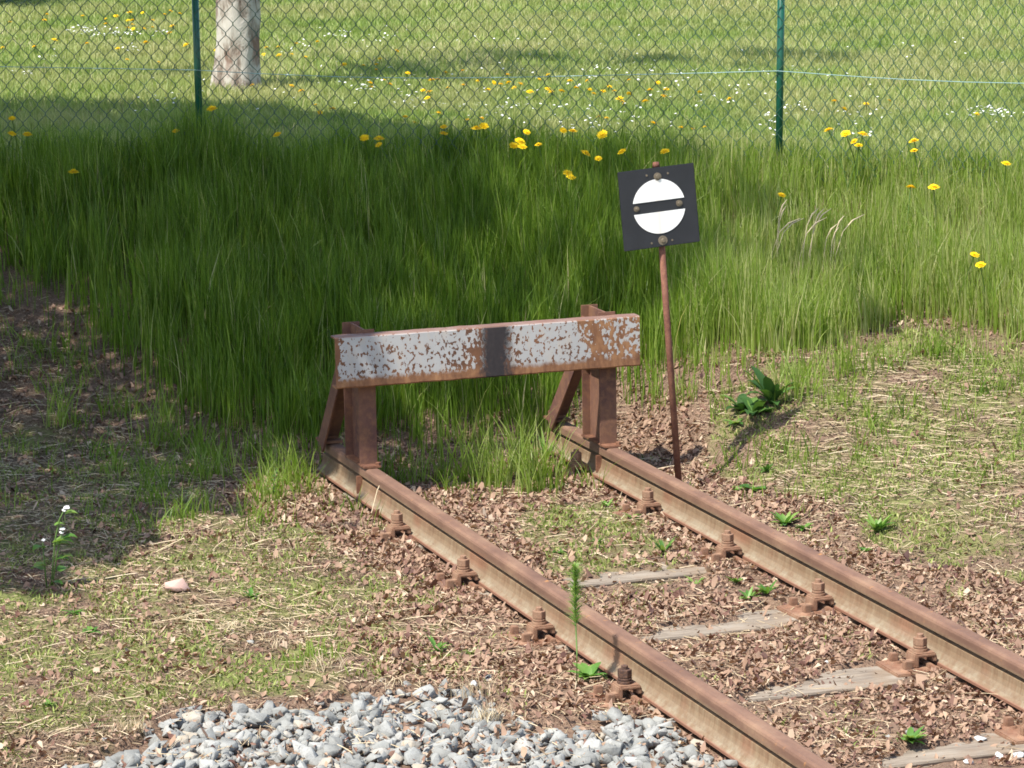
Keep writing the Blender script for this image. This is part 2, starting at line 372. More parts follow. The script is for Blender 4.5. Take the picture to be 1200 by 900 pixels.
gw = axis([(-150, 0, 8), (0, 9, 12), (9, 10.4, 12), (10.4, 15.6, 260), (15.6, 18.4, 94), (18.4, 40, 90), (40, 90, 20), (90, 600, 14)])
UU, WW = np.meshgrid(gu, gw)
P = xyz(UU, WW)
inner = (WW > 9.5) & (WW < 17) & (np.abs(UU) < 4.5)
px, py = pix(P)
add = rail_ground(P)*inner*(1-sstep(15.2, 16.2, WW))
grav = inner & inpoly(px, py, GRAV)
add = np.where(grav, -.012, add)
P[..., 2] += add
def zground(u, w):
    Q = xyz(u, w); return Q[..., 2]+rail_ground(Q)*(1-sstep(15.2, 16.2, w))
nv, nu = UU.shape
idx = np.arange(nv*nu).reshape(nv, nu)
Fq = np.stack([idx[:-1, :-1], idx[:-1, 1:], idx[1:, 1:], idx[1:, :-1]], -1).reshape(-1, 4)
me = mesh_np('ground', P.reshape(-1, 3), [Fq])
ca = me.color_attributes.new('zone', 'FLOAT_COLOR', 'POINT')
ok = (WW > 9) & (WW < 18.5) & (np.abs(UU) < 5)
qx, qy = jit(P, px, py)
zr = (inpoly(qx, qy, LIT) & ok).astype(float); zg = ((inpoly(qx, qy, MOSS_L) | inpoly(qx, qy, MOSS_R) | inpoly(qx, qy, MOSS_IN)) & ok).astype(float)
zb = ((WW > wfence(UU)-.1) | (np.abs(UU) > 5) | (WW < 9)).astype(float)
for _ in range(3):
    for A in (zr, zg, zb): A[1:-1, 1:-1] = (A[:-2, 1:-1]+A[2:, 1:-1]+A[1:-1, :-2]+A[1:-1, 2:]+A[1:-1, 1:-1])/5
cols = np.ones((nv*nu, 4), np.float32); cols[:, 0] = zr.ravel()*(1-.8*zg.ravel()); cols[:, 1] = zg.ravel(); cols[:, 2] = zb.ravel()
ca.data.foreach_set('color', cols.ravel())
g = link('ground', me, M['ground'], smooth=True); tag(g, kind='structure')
# ------------------------------------------------------------------ vegetation builders
def blades(R, h, wd, lean, az, curl=1.8, seg=3, face=None, tint=None, droop=0.0):
    """R (n,3) roots; one ribbon per root that bows over in direction az"""
    n = len(R); face = rng.uniform(0, math.pi, n) if face is None else face
    side = np.stack([np.cos(face), np.sin(face), np.zeros(n)], -1)*wd[:, None]/2
    ld = np.stack([np.cos(az), np.sin(az), np.zeros(n)], -1)
    V = np.empty((n, 2*seg+1, 3))
    for k in range(seg+1):
        t = k/seg; c = R+ld*(lean*h*t**curl)[:, None]; c[:, 2] += h*(t-droop*t*t)*np.sqrt(np.clip(1-(lean*t)**2*.5, .2, 1))
        if k == seg: V[:, 2*seg] = c
        else:
            q = (1-.75*t**1.6); V[:, 2*k] = c-side*q; V[:, 2*k+1] = c+side*q
    b = (np.arange(n)*(2*seg+1))[:, None]
    quads = np.concatenate([b+np.array([[2*k, 2*k+1, 2*k+3, 2*k+2]]) for k in range(seg-1)]) if seg > 1 else np.empty((0, 4), int)
    tri = b+np.array([[2*seg-2, 2*seg-1, 2*seg]])
    tint = rng.uniform(0, 1, n) if tint is None else tint
    return V.reshape(-1, 3), [quads, tri], np.repeat(tint, 2*seg+1)
def merge(parts):
    V = []; Q = {}; T = []; off = 0
    for v, fs, t in parts:
        V.append(v); T.append(t)
        for f in fs:
            if len(f): Q.setdefault(f.shape[1], []).append(f+off)
        off += len(v)
    return np.concatenate(V), [np.concatenate(q) for q in Q.values()], np.concatenate(T)
def veg_obj(name, parts, mat, parent=None, **kw):
    V, Fs, T = merge(parts) if isinstance(parts, list) else parts
    o = link(name, mesh_np(name, V, Fs, T), mat, parent); tag(o, **kw); return o
def rand_uw(n, u0, u1, w0, w1): return rng.uniform(u0, u1, n), rng.uniform(w0, w1, n)
NOGRASS = 0.10
def near_track(P): return ((np.abs(P[:, 0]) < .1) | (np.abs(P[:, 0]-GC) < .1)) & (P[:, 1] < .75)
# tall grass on the bank
u, w = rand_uw(250000, -3.0, 3.0, 14.0, 18.3)
P = xyz(u, w, zground(u, w)); px, py = pix(P)
dens = fbm(u, w, .35, 21)
k = inpoly(px, py+(dens-.5)*70, TALL) & (w < wfence(u)+.25) & ~near_track(P)
edge = inpoly(px, py+38, TALL)
left_bare = sstep(330, 60, px)*sstep(240, 420, py)
e2 = inpoly(px, py+95-60*sstep(700, 900, px), TALL); tween = (P[:, 0] > .02) & (P[:, 0] < GC) & (P[:, 1] < 1.1)
k &= rng.uniform(0, 1, len(u)) < .8*np.where(e2, 1, np.where(edge, .6, .16))*np.where(tween, .45, 1)*(1-.6*left_bare)*(1-.25*sstep(740, 900, px))*np.clip(.25+1.1*sstep(.3, .6, fbm(u, w, .11, 27))+.3*(dens-.5), 0, 1.2)
k &= ~((P[:, 0] > .1) & (P[:, 0] < GC-.1) & (P[:, 1] < .55) & (rng.uniform(0, 1, len(u)) < .35))
P = P[k]; px = px[k]; py = py[k]; uk = u[k]; wk = w[k]; dk = dens[k]; n = len(P)
hh = rng.uniform(.20, .38, n)*(.75+.6*dk)*np.where(e2[k], 1.05, np.where(edge[k], .85, .5))
hh *= 1-.28*sstep(760, 980, px); hh *= 1-.2*sstep(wfence(uk)-.5, wfence(uk)+.2, wk)
hh *= 1+.25*np.exp(-((px-230)/50)**2)*(py < 260)
az = 12*fbm(uk, wk, .35, 14, 2)+rng.normal(0, 1.8, n)
tt = np.clip(rng.normal(.40, .2, n)+.25*(fbm(uk, wk, .5, 8)-.5)+.36*sstep(700, 880, px), 0, .96)  # tint rises towards the right: sunlight on that side put into blade colour
hh = np.where(rng.uniform(0, 1, n) < .04, hh*1.3, hh)
dry = rng.uniform(0, 1, n) < .035+.05*(px > 780); tt[dry] = rng.uniform(.93, 1, dry.sum())
veg_obj('tall_grass', blades(P, hh, rng.uniform(.003, .0065, n)*np.where(rng.uniform(0, 1, n) < .12, 1.7, 1), (rng.uniform(.02, .40, n)+.45*(rng.uniform(0, 1, n) < .10))**1.3, az, 2, 3, tint=tt), M['grass'], label='tall green meadow grass covering the bank below the wire fence', cat='grass', kind='stuff')
print('tall', n)
u, w = rand_uw(60000, -3.0, 3.2, 13.6, 17.2); P = xyz(u, w, zground(u, w)); px, py = pix(P); cn = fbm(u, w, .16, 25)
near = np.where(inpoly(px, py-45, TALL), .5, np.where(inpoly(px, py-110, TALL), .30, .07)); near = np.where(px > 850, near*1.5, near); near = np.where(px < 420, near*1.7, near)
k = (rng.uniform(0, 1, len(u)) < near*sstep(.45, .66, cn)*1.3) & ~inpoly(px, py, TALL) & ~near_track(P) & ~((P[:, 0] > .05) & (P[:, 0] < GC) & (P[:, 1] < -.3)) & ~inpoly(px, py, [(700, 470), (830, 470), (830, 600), (700, 560)])
P = P[k]; n = len(P)
veg_obj('sparse_grass', blades(P, rng.uniform(.03, .15, n)*(.4+1.0*cn[k]), rng.uniform(.003, .006, n), rng.uniform(.1, .9, n), rng.uniform(0, 6.3, n), 1.8, 3, tint=np.clip(rng.normal(.5, .2, n), 0, 1)), M['grass'], label='thin straggling grass at the foot of the bank', cat='grass', kind='stuff')
# lawn beyond the fence
w = 17.5+(33-17.5)*rng.uniform(0, 1, 230000)**1.15; u = rng.uniform(-1, 1, len(w))*(w*.152+.25)
k = w > wfence(u)-.15; u, w = u[k], w[k]; P = xyz(u, w); n = len(P)
pn = fbm(u, w*.5, .7, 31); pb = fbm(u, w*.5, 1.6, 35)
hh = rng.uniform(.03, .075, n)*(.6+.9*pn)*(1+.9*(1-sstep(17.7, 19.2, w)))
tt = np.clip(rng.normal(.5, .2, n)+.7*(pn-.5)+.5*(pb-.45)+.1*sstep(20, 26, w), 0, .99)
veg_obj('lawn_grass', blades(P, hh, rng.uniform(.005, .009, n)*(1+.5*sstep(20, 30, w)), rng.uniform(.1, .8, n), rng.uniform(0, 6.3, n), 1.6, 2, tint=tt), M['lawn'], label='short pale green lawn beyond the wire fence', cat='lawn', kind='stuff')
# short moss and seedling grass
u, w = rand_uw(230000, -3.2, 3.2, 10.4, 16.6); P = xyz(u, w, zground(u, w)); px, py = pix(P)
mn = fbm(u, w, .28, 41); mn2 = fbm(u, w, .09, 44)
qx, qy = jit(P, px, py)
dd = np.where(inpoly(qx, qy, MOSS_R), .98*sstep(.30, .50, mn), np.where(inpoly(qx, qy, MOSS_IN), 1.0*sstep(.40, .56, mn), np.where(inpoly(qx, qy, MOSS_L), .5*sstep(.42, .62, mn), .12*sstep(.5, .62, mn))))
bare = np.zeros(len(u), bool)
for b in BARE: bare |= inpoly(px, py, b)
k = (rng.uniform(0, 1, len(u)) < dd*sstep(.3, .5, mn2)) & ~bare & ~near_track(P) & ~inpoly(px, py, GRAV)
P = P[k]; n = len(P)
veg_obj('moss', blades(P, rng.uniform(.012, .032, n), rng.uniform(.004, .009, n), rng.uniform(.2, 1.2, n), rng.uniform(0, 6.3, n), 1.3, 2, tint=np.clip(rng.normal(.5, .22, n)+.5*(mn[k]-.5), 0, 1)), M['moss'], label='low moss and seedlings on the trackside soil', cat='moss', kind='stuff')
print('moss', n)
# dead leaves
def leaves(P, size, tint, tilt=.5, lift=.004):
    n = len(P); a = rng.uniform(0, 6.283, n); ca, sa = np.cos(a), np.sin(a)
    # 8-point leaf: midrib of 3 + sides, curled
    base = np.array([(-.5, 0), (-.15, .26), (.2, .24), (.55, 0), (.2, -.24), (-.15, -.26), (-.12, 0), (.2, 0)])
    jit = base[None]+rng.normal(0, .07, (n, 8, 2)); cu = rng.uniform(-1.3, 1.8, n); cl = rng.uniform(-.5, .7, n)
    asp = rng.uniform(.6, 1.5, n)
    lx = jit[..., 0]; ly = jit[..., 1]*asp[:, None]
    lz = cu[:, None]*(np.abs(ly)**1.2)+cl[:, None]*lx*lx+rng.normal(0, .05, (n, 8))
    x = (lx*ca[:, None]-ly*sa[:, None])*size[:, None]; y = (lx*sa[:, None]+ly*ca[:, None])*size[:, None]; z = lz*size[:, None]
    tx = rng.normal(0, tilt, n); ty = rng.normal(0, tilt, n); z = z+x*tx[:, None]+y*ty[:, None]
    z = z-z.min(1)[:, None]*.75
    V = np.stack([x, y, z], -1)+P[:, None, :]; V[..., 2] += lift
    b = (np.arange(n)*8)[:, None]
    tri = np.concatenate([b+np.array([f]) for f in ((0, 6, 1), (0, 5, 6), (7, 3, 2), (7, 4, 3))])
    qd = np.concatenate([b+np.array([f]) for f in ((6, 7, 2, 1), (5, 4, 7, 6))])
    return V.reshape(-1, 3), [tri, qd], np.repeat(tint, 8)
u, w = rand_uw(330000, -3.2, 3.2, 10.2, 16.8); P = xyz(u, w, zground(u, w)); px, py = pix(P)
ln = fbm(u, w, .3, 51)
qx, qy = jit(P, px, py)
dl = np.where(inpoly(qx, qy, LIT), .3+.7*sstep(.3, .5, ln), np.where(inpoly(qx, qy, MOSS_L), .07+.22*sstep(.48, .65, ln), .28))
dl = np.where(inpoly(qx, qy, MOSS_IN), .22, dl); dl = np.where(inpoly(qx, qy, MOSS_R), .06, dl)
dl = np.where(inpoly(px, py, GRAV), .10, dl)
bare = np.zeros(len(u), bool)
for b in BARE: bare |= inpoly(px, py, b)
dl = np.where(bare, .16, dl); dl = np.where(near_track(P), np.where(np.minimum(np.abs(P[:, 0]), np.abs(P[:, 0]-GC)) > .06, .8, 0), dl)
k = rng.uniform(0, 1, len(u)) < dl; P = P[k]; n = len(P)
veg_obj('dead_leaves', leaves(P, .006+.025*rng.uniform(0, 1, n)**2.3, np.clip(rng.normal(.52, .27, n), 0, 1)), M['leaf'], label='brown curled dead leaves littering the track bed', cat='dead leaves', kind='stuff')
print('leaves', n)
# straw
def straws(P, L, wd, az, tint, arch=.015):
    n = len(P); d = np.stack([np.cos(az), np.sin(az), np.zeros(n)], -1); s = np.stack([-np.sin(az), np.cos(az), np.zeros(n)], -1)
    bend = rng.normal(0, .05, n); V = np.empty((n, 8, 3)); tz = rng.normal(0, .10, n)
    for k_ in range(4):
        t = k_/3-.5; c = P+d*(L*t)[:, None]+s*(bend*L*(t*t*4-1)*.5)[:, None]
        c[:, 2] += .006+L*arch*(1-4*t*t)+L*np.abs(tz)*(t+.5); wk_ = wd*(1-.5*abs(t))
        V[:, 2*k_] = c-s*wk_[:, None]/2; V[:, 2*k_+1] = c+s*wk_[:, None]/2; V[:, 2*k_+1, 2] += wk_*.5
    b = (np.arange(n)*8)[:, None]
    return V.reshape(-1, 3), [np.concatenate([b+np.array([[2*j, 2*j+1, 2*j+3, 2*j+2]]) for j in range(3)])], np.repeat(tint, 8)
u, w = rand_uw(90000, -3.2, 3.2, 10.3, 17.0); P = xyz(u, w, zground(u, w)); px, py = pix(P)
sn = fbm(u, w, .4, 61)
ds = np.where(inpoly(px, py, TALL), .1, np.where(inpoly(px, py, MOSS_L), 1.0, 1.0)*np.where(inpoly(px, py, LIT), .36, .75)*sstep(.28, .55, sn)+.06)
ds = np.where(inpoly(px, py, GRAV), .10, ds); ds = np.where(near_track(P), 0, ds)
k = rng.uniform(0, 1, len(u)) < ds; P = P[k]; n = len(P); pk = px[k]
az = np.where(rng.uniform(0, 1, n) < .5, rng.normal(-1.5+1.6*(fbm(P[:, 0], P[:, 1], 1.2, 66)-.5), .3, n), rng.uniform(0, 6.3, n))
veg_obj('straw', straws(P, .015+.13*rng.uniform(0, 1, n)**2.2, rng.uniform(.0012, .0034, n), az, np.clip(rng.normal(.45, .28, n), 0, 1)), M['straw'], label='dry pale grass stalks lying on the trackside soil', cat='straw', kind='stuff')
u, w = rand_uw(150000, -3.2, 3.2, 10.3, 17.2); P = xyz(u, w, zground(u, w)); px, py = pix(P)
ds = np.where(near_track(P) | inpoly(px, py, GRAV), 0, .35+.65*sstep(.35, .6, fbm(u, w, .25, 63))); ds = np.where(inpoly(px, py, TALL), ds*.5, ds); ds = np.where(inpoly(px, py, LIT), ds*.45, ds)
k = rng.uniform(0, 1, len(u)) < ds; P = P[k]; n2_ = len(P)
veg_obj('dry_crumbs', straws(P, rng.uniform(.008, .03, n2_), rng.uniform(.002, .006, n2_), rng.uniform(0, 6.3, n2_), np.clip(rng.normal(.3, .3, n2_), 0, 1), .05), M['thatch'], label='fine crumbled dead plant matter covering the bare soil', cat='litter', kind='stuff')
print('straw', n)
# gravel
def hull_stone(seed, flat=.7):
    r = random.Random(seed); bm = bmesh.new()
    for _ in range(11):
        v = Vector((r.gauss(0, 1), r.gauss(0, 1), r.gauss(0, 1))).normalized(); v *= r.uniform(.8, 1)
        bm.verts.new((v.x*r.uniform(.9, 1.1), v.y*.8, v.z*flat))
    res = bmesh.ops.convex_hull(bm, input=bm.verts[:])
    bmesh.ops.delete(bm, geom=[v for v in bm.verts if not v.link_faces], context='VERTS')
    bmesh.ops.bevel(bm, geom=bm.edges[:], offset=.03, segments=1, affect='EDGES')
    bmesh.ops.triangulate(bm, faces=bm.faces[:]); bmesh.ops.recalc_face_normals(bm, faces=bm.faces[:])
    bm.verts.index_update(); V = np.array([v.co[:] for v in bm.verts]); Fc = np.array([[v.index for v in f.verts] for f in bm.faces]); bm.free()
    return V, Fc
ST = [hull_stone(i, .42+.3*random.random()) for i in range(24)]
u, w = rand_uw(17000, -3.0, 1.7, 10.2, 12.2); P = xyz(u, w, 0); px, py = pix(P)
gn = fbm(P[:, 0], P[:, 1], .16, 33)
k = inpoly(px+rng.normal(0, 9, len(px)), py-6+rng.normal(0, 6, len(px))-40*(gn-.4), GRAV) & (np.abs(P[:, 0]) > .08); P = P[k]
k = rng.uniform(0, 1, len(P)) < .56; P = P[k]
def rot(a, b, c):
    return np.array((Matrix.Rotation(a, 3, 'X') @ Matrix.Rotation(b, 3, 'Y') @ Matrix.Rotation(c, 3, 'Z')))
parts = []
for i, p in enumerate(P):
    V, Fc = ST[i % 24]; s = random.uniform(.010, .022) if random.random() < .35 else random.uniform(.024, .054); m = rot(random.gauss(0, .5), random.gauss(0, .5), random.uniform(0, 6.3))
    q = V@m.T*s+p; q[:, 2] += random.uniform(-.014, .012); parts.append((q, [Fc], np.full(len(V), random.random()**1.3 if random.random() < .95 else 1.)))
veg_obj('gravel', parts, M['gravel'], label='pale grey crushed stone ballast along the bottom edge', cat='gravel', kind='stuff')
print('gravel', len(P))
def one_stone(name, x, y, s, mat, label, seed, sc=(1, 1, 1), group=None, sink=.3):
    uu, ww = ground_hit(x, y); p = xyz(uu, ww, zground(uu, ww)); V, Fc = hull_stone(seed, .75)
    o = link(name, mesh_np(name, V*s*np.array(sc), [Fc], np.full(len(V), .7)), mat); o.location = p+np.array([0, 0, s*sc[2]*(.75-sink)]); o.rotation_euler = (0, 0, seed)
    tag(o, label, 'stone', group); return o
ps = one_stone('pink_stone', 208, 699, .062, M['pink_stone'], 'smooth flat pink stone lying on the mossy soil left of the track', 3, (1, .8, .7), sink=.2)
for x, y, s, lb, sd in [(294, 762, .022, 'small pale grey stone in straw between pink stone and gravel', 5), (1068, 866, .034, 'rounded grey stone behind the leaf rosette between the rails', 7), (1148, 866, .036, 'large angular pale stone in leaves left of the last bolt', 8), (1122, 872, .022, 'small pale stone left of the large angular one between rails', 9),
                        (1172, 885, .032, 'grey stone beside the bolt at the bottom right corner', 10), (1135, 892, .022, 'whitish stone on the nearest sleeper', 12), (556, 810, .026, 'bright white stone at the upper edge of the gravel', 14), (1040, 868, .012, 'tiny pale pebble left of the leaf rosette', 15), (968, 779, .014, 'flat bluish stone chip among leaves between the rails', 16), (1168, 735, .022, 'pale stone in the litter right of the right rail', 17), (1196, 892, .03, 'pale stone cut off by the right border of the photo', 18)]:
    one_stone('stone', x, y, s, M['gravel'] if sd % 2 else M['pale_stone'], lb, sd, (1, .85, .7))
# ------------------------------------------------------------------ track
def rail_profile():
    h = [(.055, .012), (.055, .021), (.040, .032), (.029, .050), (.024, .068), (.0225, .088), (.010, .0925), (.004, .097), (.004, .1075), (.030, .1085), (.031, .137), (.028, .1445), (.018, .149)]
    return h+[(-x, z) for x, z in reversed(h)]
for xc, ye, lb in ((0, .60, 'left rusty rail running from the left post of the buffer stop'), (GC, .66, 'right rusty rail running from the right post of the buffer stop')):
    b = MB(); b.extrude(rail_profile(), -9.5, ye, 90); r = b.build('rail', M['rail']); r.location = (xc, 0, 0); tag(r, lb, 'rail', 'the two rails')
ordn = ['second', 'third', 'fourth', 'fifth', 'sixth']
b = MB(); b.box((0, 0, 0), (1.56, .27, .13), bev=.012)
for v in b.bm.verts: v.co += Vector((random.gauss(0, .003), random.gauss(0, .003), random.gauss(0, .002)))
sl0 = b.build('sleeper', M['sleeper'])
for k in range(-1, 5):
    o = sl0 if k == -1 else sl0.copy()
    if k >= 0: COL.objects.link(o)
    o.location = (GC/2, BY0-k*BD-.03, -.066); o.rotation_euler = (0, 0, random.uniform(-.02, .02))
    tag(o, 'sleeper under the buffer stop posts, mostly buried' if k == -1 else f'{"first" if k==0 else ordn[k-1]} weathered grey sleeper in front of the buffer stop', 'sleeper', 'sleepers under the track')
def fastening():
    r = empty('rail_fastening')
    b = MB(); b.box((-.045, 0, .004), (.27, .15, .014), bev=.003); b.box((-.068, 0, .016), (.014, .15, .012), bev=.002); b.build('base_plate', M['bolt'], r)
    b = MB(); b.box((-.078, 0, .044), (.062, .062, .012), bev=.004); b.box((-.104, 0, .028), (.012, .062, .034), bev=.003)
    b.box((-.051, 0, .033), (.014, .058, .018), bev=.003); b.build('clamp', M['bolt'], r)
    b = MB(); b.cyl((-.082, 0, .05), (-.082, 0, .058), .021, n=14, bev=.001); b.cyl((-.082, 0, .0595), (-.082, 0, .0655), .019, n=14, bev=.001); w_ = b.build('spring_washer', M['bolt'], r)
    b = MB(); b.cyl((-.082, 0, .0665), (-.082, 0, .088), .0195, n=6, bev=.0015); nt = b.build('nut', M['bolt'], r)
    b = MB(); b.cyl((-.082, 0, .086), (-.082, 0, .098), .0095, n=10, bev=.001); b.build('bolt_end', M['bolt'], nt)
    for yy in (-.045, .045):
        b = MB(); b.cyl((-.140, yy, .011), (-.140, yy, .017), .023, .019, n=14); b.box((-.140, yy, .027), (.021, .021, .022), bev=.002); b.build('screw_spike', M['bolt'], r)
    b = MB(); b.box((-.116, -.012, .02), (.022, .03, .02), bev=.003); b.build('bolt_shank_head', M['bolt'], r)
    return r
fa = fastening(); first = True
pos = [(0, k) for k in range(0, 4)]+[(1, k) for k in range(-1, 5)]
for side, k in pos:
    o = fa if first else copy_tree(fa); first = False
    o.location = (side*GC, BY0-k*BD, -.004); o.scale = (1.25, 1.3, 1.25); o.rotation_euler = (0, 0, random.uniform(-.03, .03))
    where = ('under the buffer stop' if k == -1 else 'first' if k == 0 else ordn[k-1])
    tag(o, ('rusty bolted clamp on the right rail under the buffer stop' if k == -1 else f'{where} rusty bolted rail clamp from the buffer stop on the {"right" if side else "left"} rail'), 'rail clamp', 'bolted clamps holding the rails')
    if side == 0 and k == 3:
        for c in o.children_recursive:
            if c.name.split('.')[0] in ('nut', 'spring_washer', 'bolt_end'):
                c.data = c.data.copy(); c.data.materials[0] = M['old_nut']
        o['label'] = 'nearest left rail clamp with a blackened nut, half buried in leaves'
# ------------------------------------------------------------------ buffer stop
bs = empty('buffer_stop', (GC/2, 0, .149)); tag(bs, 'rusty steel buffer stop with white black striped crossbeam', 'buffer stop')
OFF = Vector(bs.location)
def bpart(b, name, mat, parent=bs, smooth=False):
    o = b.build(name, mat, parent, smooth)
    if parent == bs: o.location = -OFF
    return o
ZT = .728
for xc in (0, GC):
    b = MB(); yF, yB, hw, tf = -.030, .185, .038, .009
    b.box((xc, yF, (.147+ZT)/2), (hw*2, tf, ZT-.147), bev=.0015); b.box((xc, yB, (.147+ZT)/2), (hw*2, tf, ZT-.147), bev=.0015)
    b.box((xc, (yF+yB)/2, (.147+ZT)/2-.001), (.009, yB-yF-tf-.001, ZT-.151))
    pp = bpart(b, 'post', M['post'])
    b = MB(); b.box((xc, .06, .155), (.075, .30, .010), bev=.002)
    for yy in (-.075, .19): b.cyl((xc+.028, yy, .158), (xc+.028, yy, .172), .011, n=6)
    bpart(b, 'foot_plate', M['rust'])
    b = MB()
    b.box((xc-.032, .0, .068), (.030, .012, .074), bev=.002)
    bpart(b, 'web_stiffener', M['rust'])
    # slanting brace: an angle bar from behind the post down to the rail end
    b = MB(); A = Vector((xc-.01, .175, .60)); B = Vector((xc-.01, .60 if xc else .545, .165)); d = B-A
    q = d.to_track_quat('Z', 'X').to_matrix(); c = (A+B)/2
    rt = Matrix.Rotation(0, 3, 'X'); ang = math.atan2(B.y-A.y, A.z-B.z)
    Rm = Matrix.Rotation(ang, 3, 'X')
    b.box(c, (.085, .009, d.length), Rm, .0015); b.box(c+Rm @ Vector((-.043, -.036, 0)), (.009, .078, d.length), Rm, .0015)
    br = bpart(b, 'brace', M['post'])
    b = MB(); b.box((B.x, B.y-.005, .158), (.09, .12, .012), bev=.002); b.box((B.x, B.y+.0, .178), (.075, .03, .035), bev=.003); b.build('brace_foot', M['rust'], br)
    b = MB(); b.box((xc-.051, .06, .60), (.008, .16, .18), bev=.002)
    for yy in (.02, .10): b.cyl((xc-.055, yy, .63), (xc-.068, yy, .63), .011, n=6)
    bpart(b, 'side_plate', M['rust'])
BXL, BXR, BZ0, BZ1 = -.150, 1.190, .498, .714
b = MB()
# pressed channel beam: front plate with two returns, ends slightly ragged
nx = 60; prof = [(-.034, BZ0), (-.094, BZ0), (-.10, BZ0+.006), (-.10, BZ1-.006), (-.094, BZ1), (-.034, BZ1), (-.034, BZ1-.008), (-.092, BZ1-.008), (-.092, BZ0+.008), (-.034, BZ0+.008)]
rings = []
for i in range(nx+1):
    x = BXL+(BXR-BXL)*i/nx; j = .0007*math.sin(i*.8)+random.gauss(0, .0003)
    rings.append([b.bm.verts.new((x, y+j*.6, z+j)) for y, z in prof])
for i in range(nx):
    for k in range(10): b.bm.faces.new((rings[i][k], rings[i][(k+1) % 10], rings[i+1][(k+1) % 10], rings[i+1][k]))
b.bm.faces.new(rings[0]); b.bm.faces.new(list(reversed(rings[-1])))
bpart(b, 'crossbeam', M['board'])
for xc in (0, GC):
    b = MB(); b.box((xc, -.062, .60), (.07, .05, .15), bev=.002); bpart(b, 'beam_bracket', M['rust'])
# ------------------------------------------------------------------ signal sign
sb = np.array([1.272, -.335, 0.0]); top = at_depth(768.5, 190, (sb-CAM)@F0-.01)
sg = empty('signal_sign', sb); tag(sg, 'small square black sign with divided white disc on rusty leaning pole', 'railway sign')
ax = Vector(top-sb); L = ax.length; axn = ax.normalized()
b = MB(); b.cyl((0, 0, -.03), ax*.992, .0145, .0135, n=14); b.cyl(ax*.985, ax*1.0, .017, .013, n=8)
b.build('pole', M['pole'], sg, True)
X = Vector((math.cos(-.06), math.sin(-.06), 0)); X = (X-axn*X.dot(axn)); 
tilt = Matrix.Rotation(-0.012, 3, Vector((0, 1, 0))); Xn = (tilt @ X).normalized(); N = Xn.cross(axn).normalized(); Zn = N.cross(Xn).normalized()*-1
if Zn.z < 0: Zn = -Zn
if N.y > 0: N = -N
pc = Vector(at_depth(770.2, 242, (sb-CAM)@F0-.01)-sb)+N*.022
bd = MB(); hs = .166
bd.box((0, 0, 0), (hs*2, .006, hs*2), bev=.0025); bdo = bd.build('board', M['sign_black'], sg)
MW = Matrix(((Xn.x, -N.x, Zn.x, pc.x), (Xn.y, -N.y, Zn.y, pc.y), (Xn.z, -N.z, Zn.z, pc.z), (0, 0, 0, 1))); bdo.matrix_local = MW
for sgn in (1, -1):
    b = MB(); Rr = .114; cut = .0235; pts = []
    a0 = math.asin(cut/Rr)
    for k in range(33):
        a = a0+(math.pi-2*a0)*k/32; pts.append((Rr*math.cos(a), sgn*Rr*math.sin(a)+.004))
    vs = [b.bm.verts.new((x, -.0036, z)) for x, z in pts]; f = b.bm.faces.new(vs)
    ex = bmesh.ops.extrude_face_region(b.bm, geom=[f]); bmesh.ops.translate(b.bm, verts=[v for v in ex['geom'] if isinstance(v, bmesh.types.BMVert)], vec=(0, -.0018, 0))
    b.build('white_half_disc', M['sign_white'], bdo)
for x, z, r_ in ((-.098, .004, .0095), (.088, .006, .011), (.004, .128, .013)):
    b = MB(); b.cyl((x, -.003, z), (x, -.0065, z), r_*1.25, n=16); b.cyl((x, -.0062, z), (x, -.011, z), r_*.75, n=6, bev=.001); b.build('bolt', M['brass'], bdo)
b = MB(); b.cyl((.004, -.003, -.140), (.004, -.0055, -.140), .020, n=20); b.cyl((.004, -.005, -.140), (.004, -.011, -.140), .009, n=6, bev=.001); b.build('washer_plate', M['brass'], bdo)
for x, z in ((-.042, .138), (.05, .136), (-.045, -.146), (.045, -.144)):
    b = MB(); b.cyl((x, -.003, z), (x, -.0048, z), .0045, n=10); b.build('rivet', M['brass'], bdo)
b = MB(); b.box((-.001, .006, .135), (.05, .006, .03), bev=.002); b.build('mounting_strap', M['pole'], bdo)
# ------------------------------------------------------------------ fence
PL = at_depth(229.5, 60, 18.1); PR = at_depth(910.5, 60, 17.5)
def fpoint(s, z): p = PL+(PR-PL)*s; return np.array([p[0], p[1], z])
def fz(s): p = fpoint(s, 0); uu, ww = to_uw(p); return float(zt(np.array([uu]), np.array([ww]))[0])
FN = np.cross((PR-PL)*[1, 1, 0], [0, 0, 1]); FN /= np.linalg.norm(FN)   # towards the camera
fr = empty('wire_fence', fpoint(.5, fz(.5))); tag(fr, 'green chain link fence on thin green posts along the top of the bank', 'fence')
fo = Vector(fr.location)
for s in (-1, 0, 1, 2):
    z0 = fz(s)
    b = MB(); a = fpoint(s, z0-.1)-FN*.02; t_ = fpoint(s, z0+1.32)-FN*.02
    if s == 1: t_ = t_+(PR-PL)/np.linalg.norm(PR-PL)*.027
    b.cyl(a, t_, .0185, n=20); o = b.build('post', M['fence_green'], fr, True); o.location = -fo
    b = MB(); b.cyl(t_, t_+np.array([0, 0, .02]), .0195, .012, n=16); o2 = b.build('post_cap', M['fence_green'], o)
LENF = np.linalg.norm(PR-PL)
